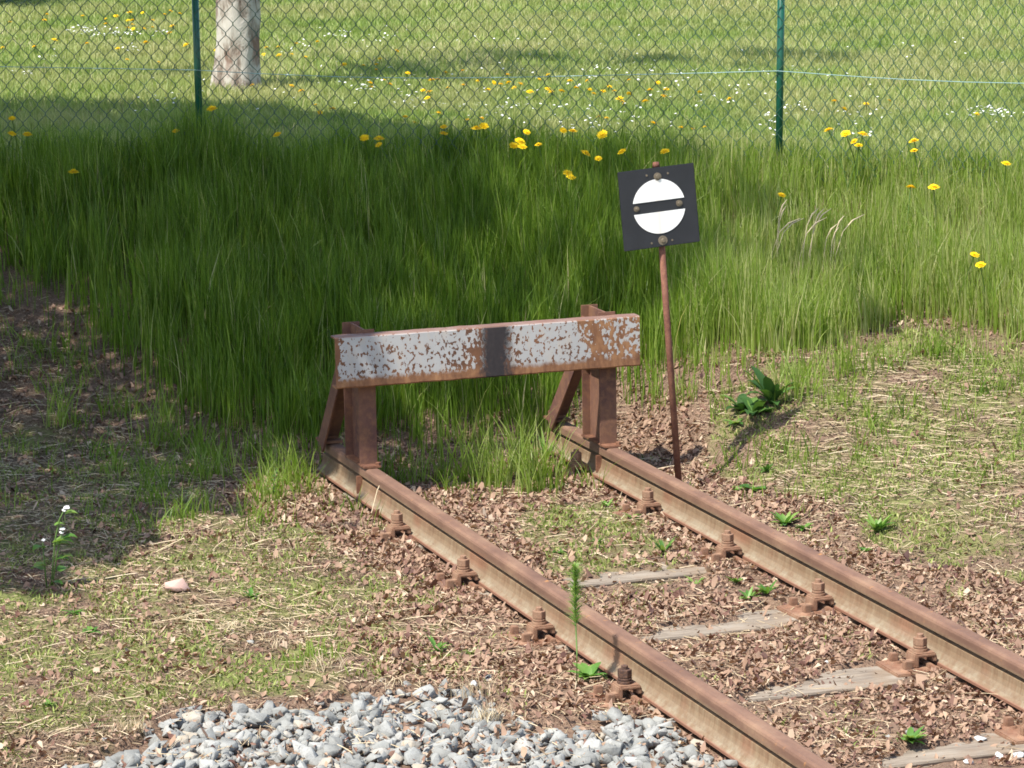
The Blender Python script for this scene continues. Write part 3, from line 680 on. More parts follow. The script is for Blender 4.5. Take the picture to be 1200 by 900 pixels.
def wires(s0, s1, pitch, ph):
    """one chain link panel: every wire zigzags down the panel, neighbours hooked together"""
    zb = min(fz(s0), fz(s1))+.02; zt_ = zb+1.25; x0, x1 = s0*LENF, s1*LENF
    V = []; Q = []; off = 0; r = .0019; hp = .0505
    n = int((x1-x0)/pitch); rows = int((zt_-zb)/hp)
    D = (PR-PL)/LENF
    for i in range(n):
        pts = []
        for j in range(rows+1):
            sg_ = (1 if j % 2 else -1)*(1 if i % 2 else -1)
            xx = x0+(i+.5)*pitch+sg_*pitch*.5+ph
            zz = zb+j*hp; up = .008; 
            pts.append((xx-sg_*.0025, zz-up, .0)); pts.append((xx+sg_*.0035, zz, .0025*sg_)); pts.append((xx-sg_*.0025, zz+up, .0))
        pts = np.array(pts)
        C = PL*[1, 1, 0]+np.outer(pts[:, 0], D*[1, 1, 0])+np.outer(pts[:, 2]*1.0, FN)
        # the mesh follows the lie of the ground between posts and bellies slightly
        C[:, 2] = pts[:, 1]+.004*np.sin(pts[:, 0]*3+i*.2)
        C += np.outer(.012*np.sin(pts[:, 0]*2.1)*np.sin(pts[:, 1]*4), FN)
        T = np.gradient(C, axis=0); T /= np.linalg.norm(T, axis=1)[:, None]
        A = np.cross(T, FN); A /= np.linalg.norm(A, axis=1)[:, None]; B = np.cross(T, A)
        m = len(C); ring = np.stack([C+A*r, C+B*r, C-A*r, C-B*r], 1).reshape(-1, 3)
        V.append(ring); a = np.arange(m-1)[:, None]*4+off
        for k in range(4): Q.append(np.concatenate([a+k, a+(k+1) % 4, a+4+(k+1) % 4, a+4+k], 1))
        off += 4*m
    return np.concatenate(V), np.concatenate(Q)
for s0, s1, pitch, ph in ((-.55, 0, .042, 0), (0, 1, .041, 0), (1, 1.5, .0345, 0)):
    V, Q = wires(s0, s1, pitch, ph); V = V-np.array(fo)
    o = link('wire_mesh', mesh_np('wire_mesh', V, [Q]), M['wire'], fr)
    for p_ in o.data.polygons: p_.use_smooth = True
tw = [(-60, 77), (0, 78), (120, 80), (229, 82), (300, 86), (400, 90), (500, 91.5), (600, 90.5), (690, 88.5), (800, 86), (911, 83), (960, 86.5), (1010, 90), (1060, 93), (1130, 96), (1200, 97.5), (1270, 98)]
pts = []
for x, y in tw:
    w_ = 18.1+(17.5-18.1)*(x-229.5)/681; pts.append(Vector(at_depth(x, y, w_)+FN*.006)-fo)
b = MB(); b.tube(pts, .0021, 6); b.build('tension_wire', M['tension'], fr, True)
# ------------------------------------------------------------------ light
EL, TH = math.radians(58), math.radians(46)
Hs = -F0*math.cos(TH)-R0*math.sin(TH)             # horizontal direction towards the sun: behind left of the camera
SUN = np.array([Hs[0]*math.cos(EL), Hs[1]*math.cos(EL), math.sin(EL)])
ld = bpy.data.lights.new('sun', 'SUN'); ld.energy = 4.6; ld.angle = math.radians(.53); ld.color = (1, .95, .87)
lo = bpy.data.objects.new('sun', ld); COL.objects.link(lo); lo.rotation_euler = Vector(-SUN).to_track_quat('-Z', 'Y').to_euler(); lo.location = (0, 0, 20)
wd = bpy.data.worlds.new('World'); S.world = wd; wd.use_nodes = True; nt = wd.node_tree; nt.nodes.clear()
sk = nt.nodes.new('ShaderNodeTexSky'); sk.sky_type = 'NISHITA'; sk.sun_disc = False; sk.sun_elevation = EL; sk.sun_rotation = math.atan2(Hs[0], Hs[1])
sk.air_density = 1; sk.dust_density = 1.5; sk.ozone_density = 1
bg = nt.nodes.new('ShaderNodeBackground'); bg.inputs[1].default_value = .15; ow = nt.nodes.new('ShaderNodeOutputWorld')
nt.links.new(sk.outputs[0], bg.inputs[0]); nt.links.new(bg.outputs[0], ow.inputs[0])
# ------------------------------------------------------------------ trees
def leaf_cards(P, size, tint):
    n = len(P); A = rng.normal(0, 1, (n, 3)); A /= np.linalg.norm(A, axis=1)[:, None]; B = np.cross(A, rng.normal(0, 1, (n, 3))); B /= np.linalg.norm(B, axis=1)[:, None]
    s = size[:, None]; V = np.stack([P-A*s*.55, P+B*s*.33-A*s*.05, P+A*s*.55, P-B*s*.33-A*s*.05], 1)
    b = (np.arange(n)*4)[:, None]
    return V.reshape(-1, 3), [b+np.array([[0, 1, 2, 3]])], np.repeat(tint, 4)
def cast(u, w): return inpoly(u, w, SHADE)
# overhanging tree whose crown shades the left half of the bank; its trunk stands left of the frame
tu, twt = -5.0, 14.6; tb = xyz(tu, twt)
ot = empty('overhanging_tree', tb); tag(ot, 'leafy tree standing left of the track and shading the bank', 'tree')
N_ = 200000; u = rng.uniform(-5.2, 2.0, N_); w = rng.uniform(12.2, 24.5, N_)
P = xyz(u, w); px, py = pix(P); nz = fbm(u, w, .22, 71); nz2 = fbm(u, w, .6, 75)
inn = inpoly(px+(nz-.5)*46, py+(nz2-.5)*26, SHADE)
lf = sstep(700, 330, px); inn2 = nz2*.55+nz*.45
pr = np.where(inn, np.where(inn2 > .525-.24*lf, 1., .12+.45*lf), 0.)
pr = np.where(inpoly(px, py, [(80, 668), (138, 664), (134, 697), (84, 697)]), 0, pr)
for h_ in HALF: pr = np.maximum(pr, np.where(inpoly(px+(nz-.5)*30, py+(nz2-.5)*12, h_), np.where(nz > .52, .5, .06), 0))
hole = inpoly(px, py, [(470, 390), (640, 380), (660, 470), (600, 520), (500, 520), (470, 460)]) & (nz > .55)
pr = np.where(hole, pr*.15, pr)
pr = np.where(px < -120, np.maximum(pr, .45*(nz2 > .45)), pr)
hgt = rng.uniform(3.1, 6.2, N_)*(1+.0*u); 
k = rng.uniform(0, 1, N_) < pr*.9; n = k.sum()
Pl = P[k]+SUN[None]*((hgt[k])/SUN[2])[:, None]
veg_obj('crown', [leaf_cards(Pl-tb, rng.uniform(.06, .11, n), rng.uniform(0, 1, n))], M['crown'], ot)
print('crown', n)
b = MB(); b.tube([(0, 0, -.1), (.02, 0, .6), (.1, .1, 1.8), (.3, .2, 3.2), (.5, .3, 4.6)], [.26, .2, .17, .13, .07], 12); b.build('trunk', M['dark_bark'], ot, True)
for k_ in range(9):
    a = random.uniform(-1.6, 1.0); l_ = random.uniform(1.6, 3.0); z_ = random.uniform(2.9, 4.4); o_ = Vector((R0[0], R0[1], 0))*math.cos(a)+Vector((F0[0], F0[1], 0))*math.sin(a)
    b = MB(); b.tube([Vector((.3, .2, z_)), Vector((.3, .2, z_+.35))+o_*l_*.4, Vector((.3, .2, z_+.6))+o_*l_], [.06, .035, .012], 7); b.build('limb', M['dark_bark'], ot, True)
# tree on the lawn behind the fence: only the trunk shows
lu, lw = ground_hit(277.5, 104.0); lb_ = xyz(lu, lw); sc = FPX/ float(lw)
lt = empty('lawn_tree', lb_); tag(lt, 'tree trunk with pale flaking bark standing on the lawn behind the fence', 'tree')
rb = 25.5/sc
me_b = MB(); rings = []
NN = 28
for j in range(40):
    z = -.05+j*.055; fl = 1+.22*math.exp(-max(z, 0)/.10)-.05*min(z, 1.2)
    ring = []
    for i in range(NN):
        a = 2*math.pi*i/NN; rr = rb*fl*(1+.045*math.sin(a*3+z*2)+.035*math.sin(a*7-z*5)+.03*math.sin(a*13+z*9)+random.gauss(0, .012))
        ring.append(me_b.bm.verts.new((rr*math.cos(a)+.012*math.sin(z*4)+.02*z, rr*math.sin(a), z)))
    rings.append(ring)
for a_, b_ in zip(rings, rings[1:]):
    for i in range(NN): me_b.bm.faces.new((a_[i], a_[(i+1) % NN], b_[(i+1) % NN], b_[i]))
me_b.bm.faces.new(list(reversed(rings[0]))); me_b.bm.faces.new(rings[-1])
me_b.build('trunk', M['bark'], lt, True)
topz = 2.05
for k_ in range(7):
    a = k_*.9+.3; o_ = Vector((math.cos(a), math.sin(a), 0)); l_ = random.uniform(.9, 1.5)
    b = MB(); b.tube([Vector((.04, 0, topz-.1)), Vector((.04, 0, topz+.5))+o_*l_*.4, Vector((.04, 0, topz+.9))+o_*l_], [.07, .04, .012], 7); b.build('limb', M['bark'], lt, True)
n = 6500; Q_ = rng.normal(0, 1, (n, 3)); Q_ /= np.linalg.norm(Q_, axis=1)[:, None]; Q_ *= rng.uniform(.2, 1, n)[:, None]**.4
cc = np.where(rng.uniform(0, 1, n)[:, None] < .7, np.array([[.35, 0, 2.9]]), np.array([[2.0, -.2, 3.1]]))
rad = np.where(cc[:, :1] > 1, np.array([[.9, .5, .4]]), np.array([[1.05, .95, .75]]))
ql = Q_*rad
ql = np.outer(ql[:, 0], R0)+np.outer(ql[:, 1], F0)+np.outer(ql[:, 2], [0, 0, 1.])+np.outer(cc[:, 0], R0)+np.outer(cc[:, 2], [0, 0, 1.])
k = vnoise(ql[:, 0]*1.3+ql[:, 2], ql[:, 1]*1.3, .35, 81) > .52
veg_obj('crown', [leaf_cards(ql[k], rng.uniform(.06, .10, k.sum()), rng.uniform(0, 1, k.sum()))], M['crown'], lt)
# conifer whose lowest boughs droop into the top left corner
cu_, cw_ = ground_hit(-80, 9); cb = xyz(cu_, cw_); cf = empty('conifer', cb); tag(cf, 'dark conifer with low drooping boughs at the top left corner', 'tree')
b = MB(); b.tube([(0, 0, -.1), (0, 0, 2), (0, 0, 5)], [.16, .12, .03], 10); b.build('trunk', M['dark_bark'], cf, True)
Pn = []; An = []
for t_ in range(46):
    z0 = .06+t_*.10; rl = 1.12*(1-z0/5.4)
    for j in range(15):
        a = random.uniform(0, 6.28); l_ = rl*random.uniform(.8, 1.12)
        for s_ in range(int(l_*26)):
            f = (s_+random.random())/(l_*26); rr = l_*f
            Pn.append((rr*math.cos(a)+random.gauss(0, .05*f), rr*math.sin(a)+random.gauss(0, .05*f), z0+.15*f-.30*f*f+random.gauss(0, .015))); An.append(a+random.gauss(0, .7))
Pn = np.array(Pn); An = np.array(An); n = len(Pn)
veg_obj('crown', blades(Pn, rng.uniform(.05, .12, n), rng.uniform(.012, .022, n), rng.uniform(.9, 1.6, n), An, 1.0, 2, droop=.9), M['needle'], cf)
# ------------------------------------------------------------------ dandelions
def flower_mesh(r, layers=3, npet=15):
    V = []; Fc = []; T = []
    for L_ in range(layers):
        rr = r*(1-.27*L_); z1 = r*(.12+.16*L_)
        for i in range(npet-2*L_):
            a = 2*math.pi*(i+.5*L_)/(npet-2*L_)+random.gauss(0, .06); da = math.pi/(npet-2*L_)*1.15; k0 = len(V); q = rr*random.uniform(.88, 1.08)
            V += [(0, 0, z1*.5), (q*.75*math.cos(a-da), q*.75*math.sin(a-da), z1), (q*math.cos(a), q*math.sin(a), z1+random.gauss(0, r*.07)), (q*.75*math.cos(a+da), q*.75*math.sin(a+da), z1)]
            Fc.append([k0, k0+1, k0+2, k0+3]); T += [random.random()]*4
    return np.array(V), np.array(Fc), np.array(T)
fm = []
for i in range(4):
    V, Fc, T = flower_mesh(.022+.003*i); fm.append(mesh_np('flower_head', V, [Fc], T)); fm[-1].materials.append(M['yellow'])
def stem_mesh(h):
    b = MB(); b.tube([(0, 0, -h), (.01, .006, -h*.5), (0, 0, .003)], [.0028, .0026, .0032], 6); me = bpy.data.meshes.new('stem'); b.bm.to_mesh(me); b.bm.free(); me.materials.append(M['stem']); return me
st_long, st_mid, st_short = stem_mesh(.30), stem_mesh(.15), stem_mesh(.07)
BANK = [(14, 139), (14, 157), (32, 158), (86, 202), (206, 154), (325, 158), (427, 162), (444, 163), (520, 149), (520, 157), (567, 148), (558, 151), (444, 170), (612, 172), (602, 171), (609, 166), (631, 170), (669, 208), (665, 203), (686, 180), (701, 186), (729, 178), (779, 178), (706, 158), (660, 153), (671, 154), (991, 157), (1011, 158), (1001, 166), (1006, 171), (971, 153), (1071, 166), (1071, 177), (1179, 192), (1067, 220), (1094, 220), (916, 229), (1142, 299), (1149, 311), (248, 128), (617, 155)]
LAWN = [(12, 26), (55, 17), (52, 24), (97, 19), (124, 22), (124, 28), (136, 19), (152, 15), (167, 15), (155, 24), (150, 24), (179, 24), (200, 13), (211, 16), (193, 17), (202, 31), (169, 34), (155, 29), (150, 33), (156, 34), (179, 32), (3, 56), (40, 55), (64, 47), (102, 51), (138, 57), (171, 50), (218, 53), (186, 73), (149, 70), (199, 39), (254, 59),
        (309, 64), (326, 55), (327, 65), (342, 64), (347, 51), (358, 67), (312, 56), (403, 76), (426, 77), (445, 69), (441, 76), (441, 82), (372, 49), (465, 60), (457, 99), (434, 98), (435, 102), (450, 94), (478, 86), (506, 94), (513, 93), (342, 101), (353, 107), (296, 100), (370, 123), (375, 132), (390, 128), (475, 138), (486, 144), (501, 115), (496, 106), (503, 108),
        (522, 85), (542, 83), (560, 95), (595, 88), (632, 93), (642, 88), (579, 97), (596, 97), (603, 103), (572, 105), (621, 108), (642, 105), (646, 108), (658, 107), (668, 95), (675, 103), (691, 105), (707, 107), (696, 110), (714, 102), (720, 107), (737, 94), (737, 110), (762, 106), (771, 97), (781, 105), (778, 113), (726, 116), (731, 121), (729, 119), (756, 119), (514, 133), (702, 137), (711, 139), (766, 145), (798, 150), (525, 103), (543, 100),
        (978, 119), (989, 128), (1042, 118), (1145, 134), (1015, 122), (1160, 188), (565, 139), (548, 141), (587, 99), (610, 99), (688, 95), (820, 108), (855, 116), (812, 152), (826, 149)]
def lab_lawn(x, y):
    if x < 240: return ('yellow dandelion on the lawn left of the tree trunk', 'dandelions on the lawn left of the trunk')
    if x < 440: return ('yellow dandelion on the lawn just right of the tree trunk', 'dandelions on the lawn right of the trunk')
    if x < 800 and y < 124: return ('yellow dandelion in the shaded strip of lawn behind the fence wire', 'dandelions in the shaded lawn strip')
    if x < 905: return ('yellow dandelion on the sunny lawn at the fence foot between the posts', 'dandelions at the fence foot between posts')
    return ('yellow dandelion on the lawn right of the right fence post', 'dandelions on the lawn right of the post')
first_l = None
for i, (x, y) in enumerate(LAWN):
    uu, ww = ground_hit(x, y+9); P0 = xyz(uu, ww); tgt = at_depth(x, y, ww)
    r = empty('dandelion', (tgt[0], tgt[1], max(tgt[2], P0[2]+.03))); r.rotation_euler = (random.gauss(.25, .2), random.gauss(0, .2), 6.28*random.random())
    # face roughly up and to the sun
    r.rotation_euler = (random.gauss(0, .25), random.gauss(-.1, .25), random.uniform(0, 6.28)); 
    h = bpy.data.objects.new('flower_head', fm[i % 4]); COL.objects.link(h); h.parent = r; h.scale = (random.uniform(.65, 1),)*3
    s_ = bpy.data.objects.new('stem', st_short); COL.objects.link(s_); s_.parent = r
    lb, gp = lab_lawn(x, y); tag(r, lb, 'dandelion', gp)
def lab_bank(x, y):
    if x < 100: return ('yellow dandelion in shaded tall grass at the far left', 'dandelions at the far left of the bank')
    if x < 400: return ('yellow dandelion in dark grass near the left fence post', 'dandelions near the left post')
    if x < 480: return ('yellow dandelion in dark grass above the crossbeam left end', 'dandelions above the crossbeam')
    if x < 640: return ('yellow dandelion among grass tips left of the sign at the fence foot', 'dandelions left of the sign')
    if x < 800: return ('yellow dandelion among grass tips just above the sign', 'dandelions above the sign')
    if x < 1020 and y < 200: return ('large yellow dandelion in the bright cluster right of the right fence post', 'cluster of dandelions right of the post')
    if x < 940: return ('single small yellow dandelion below the right fence post', None)
    if y > 280: return ('yellow dandelion low in the grass near the right border', 'pair of low dandelions at right')
    return ('yellow dandelion in the sunny tall grass at right', 'dandelions in the sunny tall grass')
for i, (x, y) in enumerate(BANK):
    uu, ww = ground_hit(x, y+62); P0 = xyz(uu, ww); ww2 = min(ww, wfence(uu)-.05)-.18; tgt = at_depth(x, y, ww2)
    r = empty('dandelion', tgt); r.rotation_euler = (.35+random.gauss(0, .2), random.gauss(0, .2), random.gauss(-.3, .3))
    h = bpy.data.objects.new('flower_head', fm[i % 4]); COL.objects.link(h); h.parent = r; h.scale = (1.02,)*3
    s_ = bpy.data.objects.new('stem', st_long); COL.objects.link(s_); s_.parent = r
    lb, gp = lab_bank(x, y); tag(r, lb, 'dandelion', gp)
# daisies: countless white specks in the lawn
cl = [(105, 38, 22, 5, 60), (140, 42, 22, 4, 40), (155, 60, 14, 3, 16), (28, 88, 14, 3, 14), (60, 72, 12, 5, 10), (190, 42, 10, 4, 14), (395, 44, 18, 3, 20), (425, 106, 10, 4, 16), (345, 60, 22, 5, 20), (600, 130, 60, 8, 50), (700, 150, 60, 12, 40), (1160, 138, 30, 6, 60), (760, 90, 60, 8, 40), (1010, 165, 25, 10, 16), (1110, 60, 80, 18, 20), (820, 120, 70, 20, 40), (480, 120, 20, 8, 14), (180, 125, 40, 12, 20), (940, 90, 60, 6, 20), (930, 130, 22, 5, 20), (1020, 140, 60, 10, 20), (900, 150, 16, 10, 20), (470, 46, 60, 12, 30), (600, 50, 160, 22, 50), (600, 100, 330, 30, 150), (1040, 195, 60, 10, 12)]
xs = []; ys = []
for x, y, sx, sy, n_ in cl: xs += list(rng.normal(x, sx*.6, n_)); ys += list(rng.normal(y, sy*.6, n_))
uu, ww = ground_hit(np.array(xs), np.clip(np.array(ys), 2, 210)+5); k = ww > wfence(uu)-.3; uu, ww = uu[k], ww[k]; P = xyz(uu, ww); P[:, 2] += rng.uniform(.04, .075, len(P))
V, Fc, T = flower_mesh(.0095, 1, 9); parts = []
for p in P:
    m = rot(random.gauss(0, .3), random.gauss(0, .3), random.uniform(0, 6)); parts.append(((V*[1, 1, 1.5])@m.T+p, [Fc], T))
veg_obj('daisies', parts, M['white_petal'], label='tiny white daisies sprinkled over the lawn', cat='daisies', kind='stuff')
# ------------------------------------------------------------------ single plants
def gpos(x, y):
    uu, ww = ground_hit(x, y); return xyz(uu, ww, zground(np.asarray(uu), np.asarray(ww)))
def leafset(specs, seg=4):
    """broad leaves: (root, azimuth, length, width, rise, droop)"""
    parts = []
    for (ro, a, l_, wd_, rise, dr) in specs:
        d = np.array([math.cos(a), math.sin(a), 0]); s = np.array([-math.sin(a), math.cos(a), 0]); V = []
        for k_ in range(seg+1):
            t = k_/seg; c = np.array(ro)+d*l_*t; c = c+[0, 0, rise*l_*t-dr*l_*t*t]
            w_ = wd_*math.sin(math.pi*min(.97, .12+.88*t))**.7*.5 if k_ < seg else .0008
            V += [c-s*w_+[0, 0, w_*.35], c, c+s*w_+[0, 0, w_*.35]]
        Q = []
        for k_ in range(seg):
            for j in (0, 1): Q.append([3*k_+j, 3*k_+j+1, 3*k_+4+j, 3*k_+3+j])
        parts.append((np.array(V), [np.array(Q)], np.full(len(V), random.random())))
    return parts
M['dock'] = veg('dock_leaf', [(0, (.03, .075, .02)), (.6, (.06, .14, .03)), (1, (.14, .24, .05))], .25, .6, .2)
def rosette(name, x, y, n_, l_, wd_, rise, label, cat='weed', group=None, mat='weed', dr=.35):
    r = empty(name, gpos(x, y)); tag(r, label, cat, group)
    if name == 'weed': l_ *= 1.15; wd_ *= 1.1; n_ = int(n_*1.6)
    sp = [((0, 0, .003), random.uniform(0, 6.28), l_*random.uniform(.6, 1.1), wd_*random.uniform(.7, 1.1), rise*random.uniform(.5, 1.3), dr*random.uniform(.5, 1.2)) for _ in range(n_)]
    veg_obj('leaves', leafset(sp), M[mat], r); return r
RG = 'small green weeds between the rails'
for x, y, n_, l_, wd_, ri, lb in [
    (1066, 876, 11, .055, .022, .8, 'bright green leaf rosette beside a grey stone between the rails'),
    (690, 798, 14, .062, .026, .7, 'bright leafy weed tuft at the foot of the feathery sprout'),
    (778, 652, 10, .05, .015, 1.3, 'upright leafy weed between the rails behind the first sleeper'),
    (742, 612, 9, .035, .012, .8, 'small weed beside the second clamp of the right rail'),
    (712, 596, 8, .03, .012, .8, 'small pale weed between the rails near the buffer stop'),
    (815, 686, 10, .038, .012, 1., 'small weed at the right end of the first exposed sleeper'),
    (862, 688, 9, .035, .011, .9, 'tiny weed just below the third clamp of the right rail'),
    (877, 706, 11, .045, .014, 1., 'leafy weed left of the small tuft at the right rail foot'),
    (899, 700, 11, .045, .016, 1., 'small tuft at the right rail foot between two clamps'),
    (655, 652, 8, .03, .012, .6, 'flat pale weed beside the left rail head'),
    (1028, 628, 16, .06, .018, 1.1, 'dark leafy weed in the moss right of the right rail'),
    (920, 618, 14, .055, .022, 1., 'bluish green weed close behind the right rail'),
    (942, 624, 9, .035, .014, .8, 'small weed right of the bluish green one behind the rail'),
    (1014, 650, 7, .035, .012, .9, 'tiny bright weed in the moss near the right rail'),
    (640, 540, 12, .06, .012, 1.6, 'leafy weed in shade under the crossbeam'),
    (512, 768, 9, .045, .01, 1., 'narrow leaved weed left of the left rail'),
    (552, 768, 7, .05, .014, .3, 'flat green leaves left of the third left clamp'),
    (296, 704, 12, .04, .012, .7, 'bright green seedling tuft right of the pink stone'),
    (108, 745, 9, .04, .018, .6, 'small round leaved weed below the white flowered plant'),
    (86, 722, 7, .05, .014, .5, 'bluish leaves just below the white flowered plant'),
    (60, 836, 8, .03, .014, .7, 'little green seedling in straw at lower left'),
    (898, 556, 8, .04, .014, 1., 'weed between the two broad leaved plants by the sign'),
    (700, 640, 8, .028, .01, .8, 'tiny weed in the mossy patch between the rails')]:
    rosette('weed', x, y, n_, l_, wd_, ri, lb)
rosette('broad_leaved_plant', 884, 578, 5, .085, .06, .25, 'low plant with broad pale green leaves behind the right rail', dr=.15)
rosette('broad_leaved_plant', 862, 578, 3, .06, .04, .35, 'small broad leaf pair left of the larger broad leaved plant', dr=.15)
rosette('broad_leaved_plant', 884, 490, 15, .12, .055, 1.2, 'dark green broad leaved plant in the sign shadow at the bank foot', mat='dock', dr=.8)
rosette('broad_leaved_plant', 905, 478, 12, .13, .055, 1.5, 'taller dark leafy clump just behind the dark broad leaved plant', mat='dock', dr=.8)
rosette('broad_leaved_plant', 868, 484, 10, .09, .045, 1.2, 'leafy clump left of the taller dark one behind the sign pole', mat='dock', dr=.8)
rosette('broad_leaved_plant', 862, 500, 7, .06, .03, .6, 'bright yellow green low plant beside the dark broad leaved one')
# white flowered weed on the left
r = empty('white_flowered_weed', gpos(60, 690)); tag(r, 'thin upright weed with small white flowers at the shade edge on the left', 'wildflower')
def pz(x, y): return np.array(at_depth(x, y, (np.array(r.location)-CAM)@F0))-np.array(r.location)
for ps_ in ([(60, 690), (62, 660), (65, 630), (70, 608), (76, 596)], [(61, 688), (66, 655), (70, 636), (73, 622)], [(55, 690), (52, 660), (50, 636)]):
    b = MB(); b.tube([Vector(pz(*q)) for q in ps_], [.0032]*(len(ps_)-1)+[.002], 6); b.build('stem', M['stem'], r, True)
sp = []
for (x, y, s_) in [(76, 603, 1), (64, 616, .8), (74, 631, 1.1), (62, 636, 1.6), (63, 640, 1.3), (52, 642, 1.1), (55, 663, 1.1), (66, 656, 1), (70, 670, 1.2), (50, 668, 1.1), (60, 684, 1), (74, 653, .8)]:
    sp.append((pz(x, y)*[1, 1, 1], random.uniform(-1.2, .8)+(3.14 if x < 60 else 0), .05*s_, .042*s_, .5, .5))
veg_obj('leaves', leafset(sp), M['weed'], r)
for (x, y, s_) in [(78, 595, 1.2), (73, 620, 1.1), (51, 633, .8), (75, 598, .9), (72, 624, .9)]:
    V, Fc, T = flower_mesh(.011*s_, 2, 8); o = link('flower', mesh_np('flower', V@rot(.4, 0, 0).T, [Fc], T), M['white_petal'], r); o.location = pz(x, y)
# feathery sprout in front of the left rail
r = empty('feathery_sprout', gpos(676, 806)); tag(r, 'tall feathery green sprout standing in front of the left rail', 'weed')
b = MB(); b.tube([(0, 0, 0), (.002, 0, .12), (-.002, 0, .26), (0, 0, .41)], [.003, .0028, .0022, .001], 6); b.build('stem', M['stem'], r, True)
n = 520; zz = .20+.21*rng.uniform(0, 1, n)**.8; Pn = np.stack([rng.normal(0, .001, n), rng.normal(0, .001, n), zz], -1)
veg_obj('leaves', blades(Pn, rng.uniform(.02, .036, n)*(1.25-1.6*(zz-.2)), np.full(n, .003), np.full(n, 1.15), rng.uniform(0, 6.3, n), 1.1, 2, tint=rng.uniform(.6, 1, n)), M['weed'], r)
# other tall sprouts on the left, in shade
for x, y, h, lb in ((125, 540, .17, 'slender leafy sprout standing in the shaded litter at left'), (320, 585, .12, 'thin leafy sprout left of the left rail end')):
    r = empty('leafy_sprout', gpos(x, y)); tag(r, lb, 'weed'); b = MB(); b.tube([(0, 0, 0), (.006, 0, h*.5), (.02, 0, h)], [.0028, .0024, .001], 6); b.build('stem', M['stem'], r, True)
    sp = [((.02*(j/16), 0, h*(.15+.85*j/16)), j*2.4, .032*(1.1-j/22), .012, .4, .5) for j in range(17)]; veg_obj('leaves', leafset(sp, 3), M['weed'], r)
# grass tufts
def tuft(x, y, n_, h, lb, mat='grass', spread=.04, lean=.6, wdt=(.003, .007), tint=(.4, .85)):
    r_ = empty('grass_tuft' if mat == 'grass' else 'dry_grass_tuft', gpos(x, y)); tag(r_, lb, 'grass tuft')
    Q = np.stack([rng.normal(0, spread, n_), rng.normal(0, spread*.7, n_), np.zeros(n_)], -1)
    hh = h*rng.uniform(.5, 1.05, n_); veg_obj('blades', blades(Q, hh, rng.uniform(*wdt, n_), rng.uniform(.1, lean, n_), rng.uniform(0, 6.3, n_), 1.8, 4, tint=rng.uniform(*tint, n_)), M[mat], r_)
for a in [(322, 592, 30, .17, 'bright grass tuft in the litter left of the left rail end'), (632, 580, 70, .26, 'lush grass tuft between the rails in front of the right post'), (585, 575, 46, .22, 'grass tuft under the middle of the crossbeam', ), (548, 565, 40, .24, 'shaded grass tuft between the posts left of the middle'), (480, 570, 30, .15, 'low grass tuft just right of the left rail head'), (610, 560, 50, .25, 'tall grass tuft behind the lush one between the posts'),
          (345, 570, 26, .2, 'shaded grass tuft at the bank foot near the left post'), (265, 560, 20, .16, 'sparse grass tuft in shade left of the buffer stop'), (380, 775, 14, .07, 'small green grass tuft in straw above the gravel'), (352, 785, 22, .06, 'tiny fresh grass tuft near dry straw above the gravel'), (180, 520, 26, .22, 'thin grass tuft on the shaded bare slope at left'), (70, 500, 30, .22, 'wispy grass tuft near the left border in shade'),
          (935, 470, 46, .2, 'bright grass tuft right of the dark broad leaved plant'), (1000, 440, 34, .14, 'low grass tuft on the sunny slope foot'), (980, 480, 30, .10, 'short grass tuft on the mown slope right of the sign'), (1090, 420, 30, .10, 'short grass tuft below the tall grass at right'), (800, 478, 30, .14, 'grass tuft just right of the sign pole')]:
    tuft(a[0], a[1], int(a[2]*1.5), a[3]*1.3, a[4], spread=.05, tint=(.5, .95))
for a in [(575, 848, 90, .07, 'dry straw tuft sticking up at the gravel edge'), (560, 822, 60, .09, 'pale dry grass clump just above the straw tuft'), (268, 742, 60, .05, 'dry grass clump left of the small pale stone'), (325, 765, 40, .07, 'fanned dry grass right of the small pale stone'), (375, 790, 60, .07, 'pale straw clump above the gravel'), (150, 862, 90, .06, 'dry straw clump at the left end of the gravel')]:
    tuft(*a[:5], mat='straw', spread=.035, lean=1.1, wdt=(.0015, .003), tint=(.3, 1))
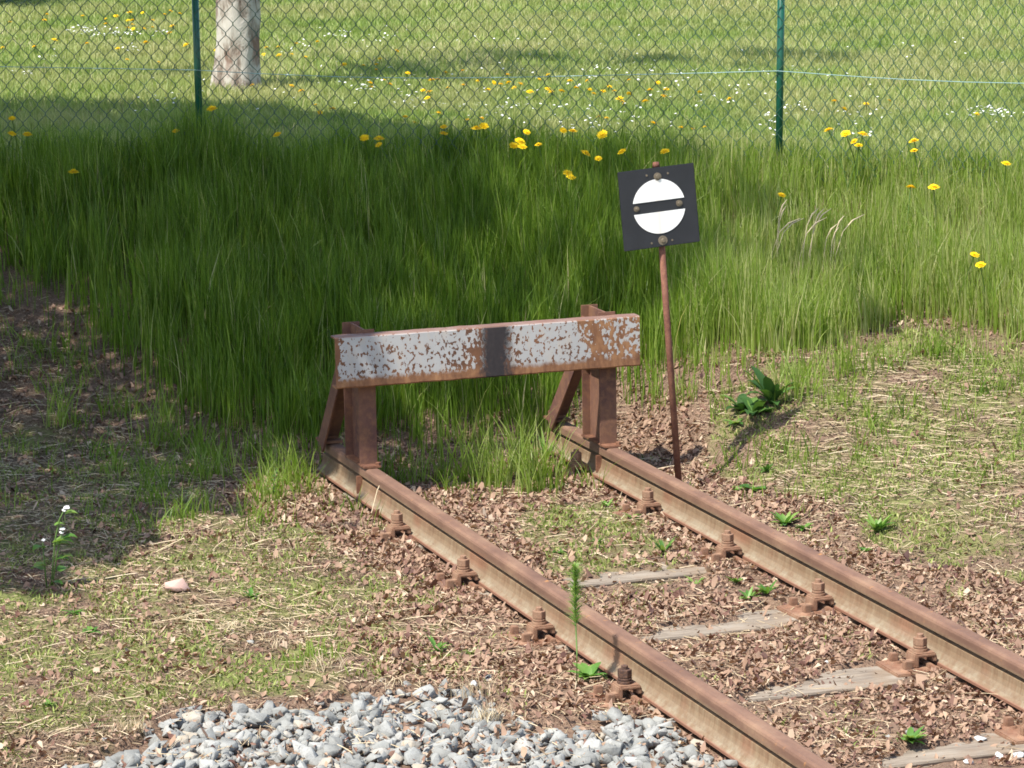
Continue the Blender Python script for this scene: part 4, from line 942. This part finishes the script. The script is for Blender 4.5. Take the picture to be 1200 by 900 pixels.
# pale seed headed grasses right of the sign
for x, y, h, lb in ((905, 330, .38, 'pale arching seed headed grass nearest the sign'), (935, 345, .40, 'pale arching grass ear in the sunny bank, middle of three'), (965, 345, .37, 'pale arching grass ear furthest right of three')):
    r = empty('seeding_grass', gpos(x, y)); tag(r, lb, 'grass')
    for j in range(4):
        a = -.3+random.gauss(0, .25); dx = random.gauss(0, .03); hh_ = h*random.uniform(.8, 1.1)
        sw = random.uniform(.3, 1.3); pts = [Vector((dx, -.08, 0)), Vector((dx+.01*sw, -.08, hh_*.5)), Vector((dx+.04*sw, -.08, hh_*.8)), Vector((dx+.075*sw, -.09, hh_*.93)), Vector((dx+.12*sw, -.10, hh_))]
        b = MB(); b.tube(pts, [.0018, .0016, .002, .0042, .001], 5); s_ = b.build('stalk', M['straw'], r, True)
        a_ = s_.data.attributes.new('tint', 'FLOAT', 'POINT'); a_.data.foreach_set('value', np.full(len(s_.data.vertices), .75, np.float32))
# two larger dead leaves and a bent straw over the rail
for x, y, s_, t_, lb in ((1080, 805, .07, .75, 'large crumpled tan leaf against the right rail foot'), (1098, 828, .075, .55, 'large orange brown leaf lying between the rails near the right rail'), (1168, 842, .05, .15, 'dark red curled leaf right of the orange brown one'), (905, 574, .08, .6, 'long brown leaf behind the right rail above the broad leaved plant'), (1138, 632, .05, .6, 'brown leaf on the moss at the right')):
    o = veg_obj('dead_leaf', leaves(np.zeros((1, 3)), np.array([s_]), np.array([t_]), .25), M['leaf']); o.scale = (.8, .8, .35); o.location = gpos(x, y)+[0, 0, .008]; tag(o, lb, 'dead leaf')
pts = [at_depth(454, 557, 14.02), at_depth(448, 562, 13.98), at_depth(442, 575, 13.95), at_depth(437, 595, 13.92), at_depth(431, 619, 13.88)]
b = MB(); b.tube([Vector(p) for p in pts], .0022, 6); o = b.build('bent_stalk', M['straw'], None, True); tag(o, 'pale dry stalk bent over the left rail head', 'stalk')
a_ = o.data.attributes.new('tint', 'FLOAT', 'POINT'); a_.data.foreach_set('value', np.full(len(o.data.vertices), .8, np.float32))
# ------------------------------------------------------------------ render settings
S.view_settings.view_transform = 'Standard'; S.view_settings.look = 'None'; S.view_settings.gamma = 1; S.view_settings.exposure = .85
S.render.engine = 'CYCLES'; S.cycles.use_denoising = True
S.cycles.max_bounces = 6; S.cycles.diffuse_bounces = 3; S.cycles.transmission_bounces = 3; S.cycles.pixel_filter_type = 'BLACKMAN_HARRIS'; S.cycles.filter_width = 1.7
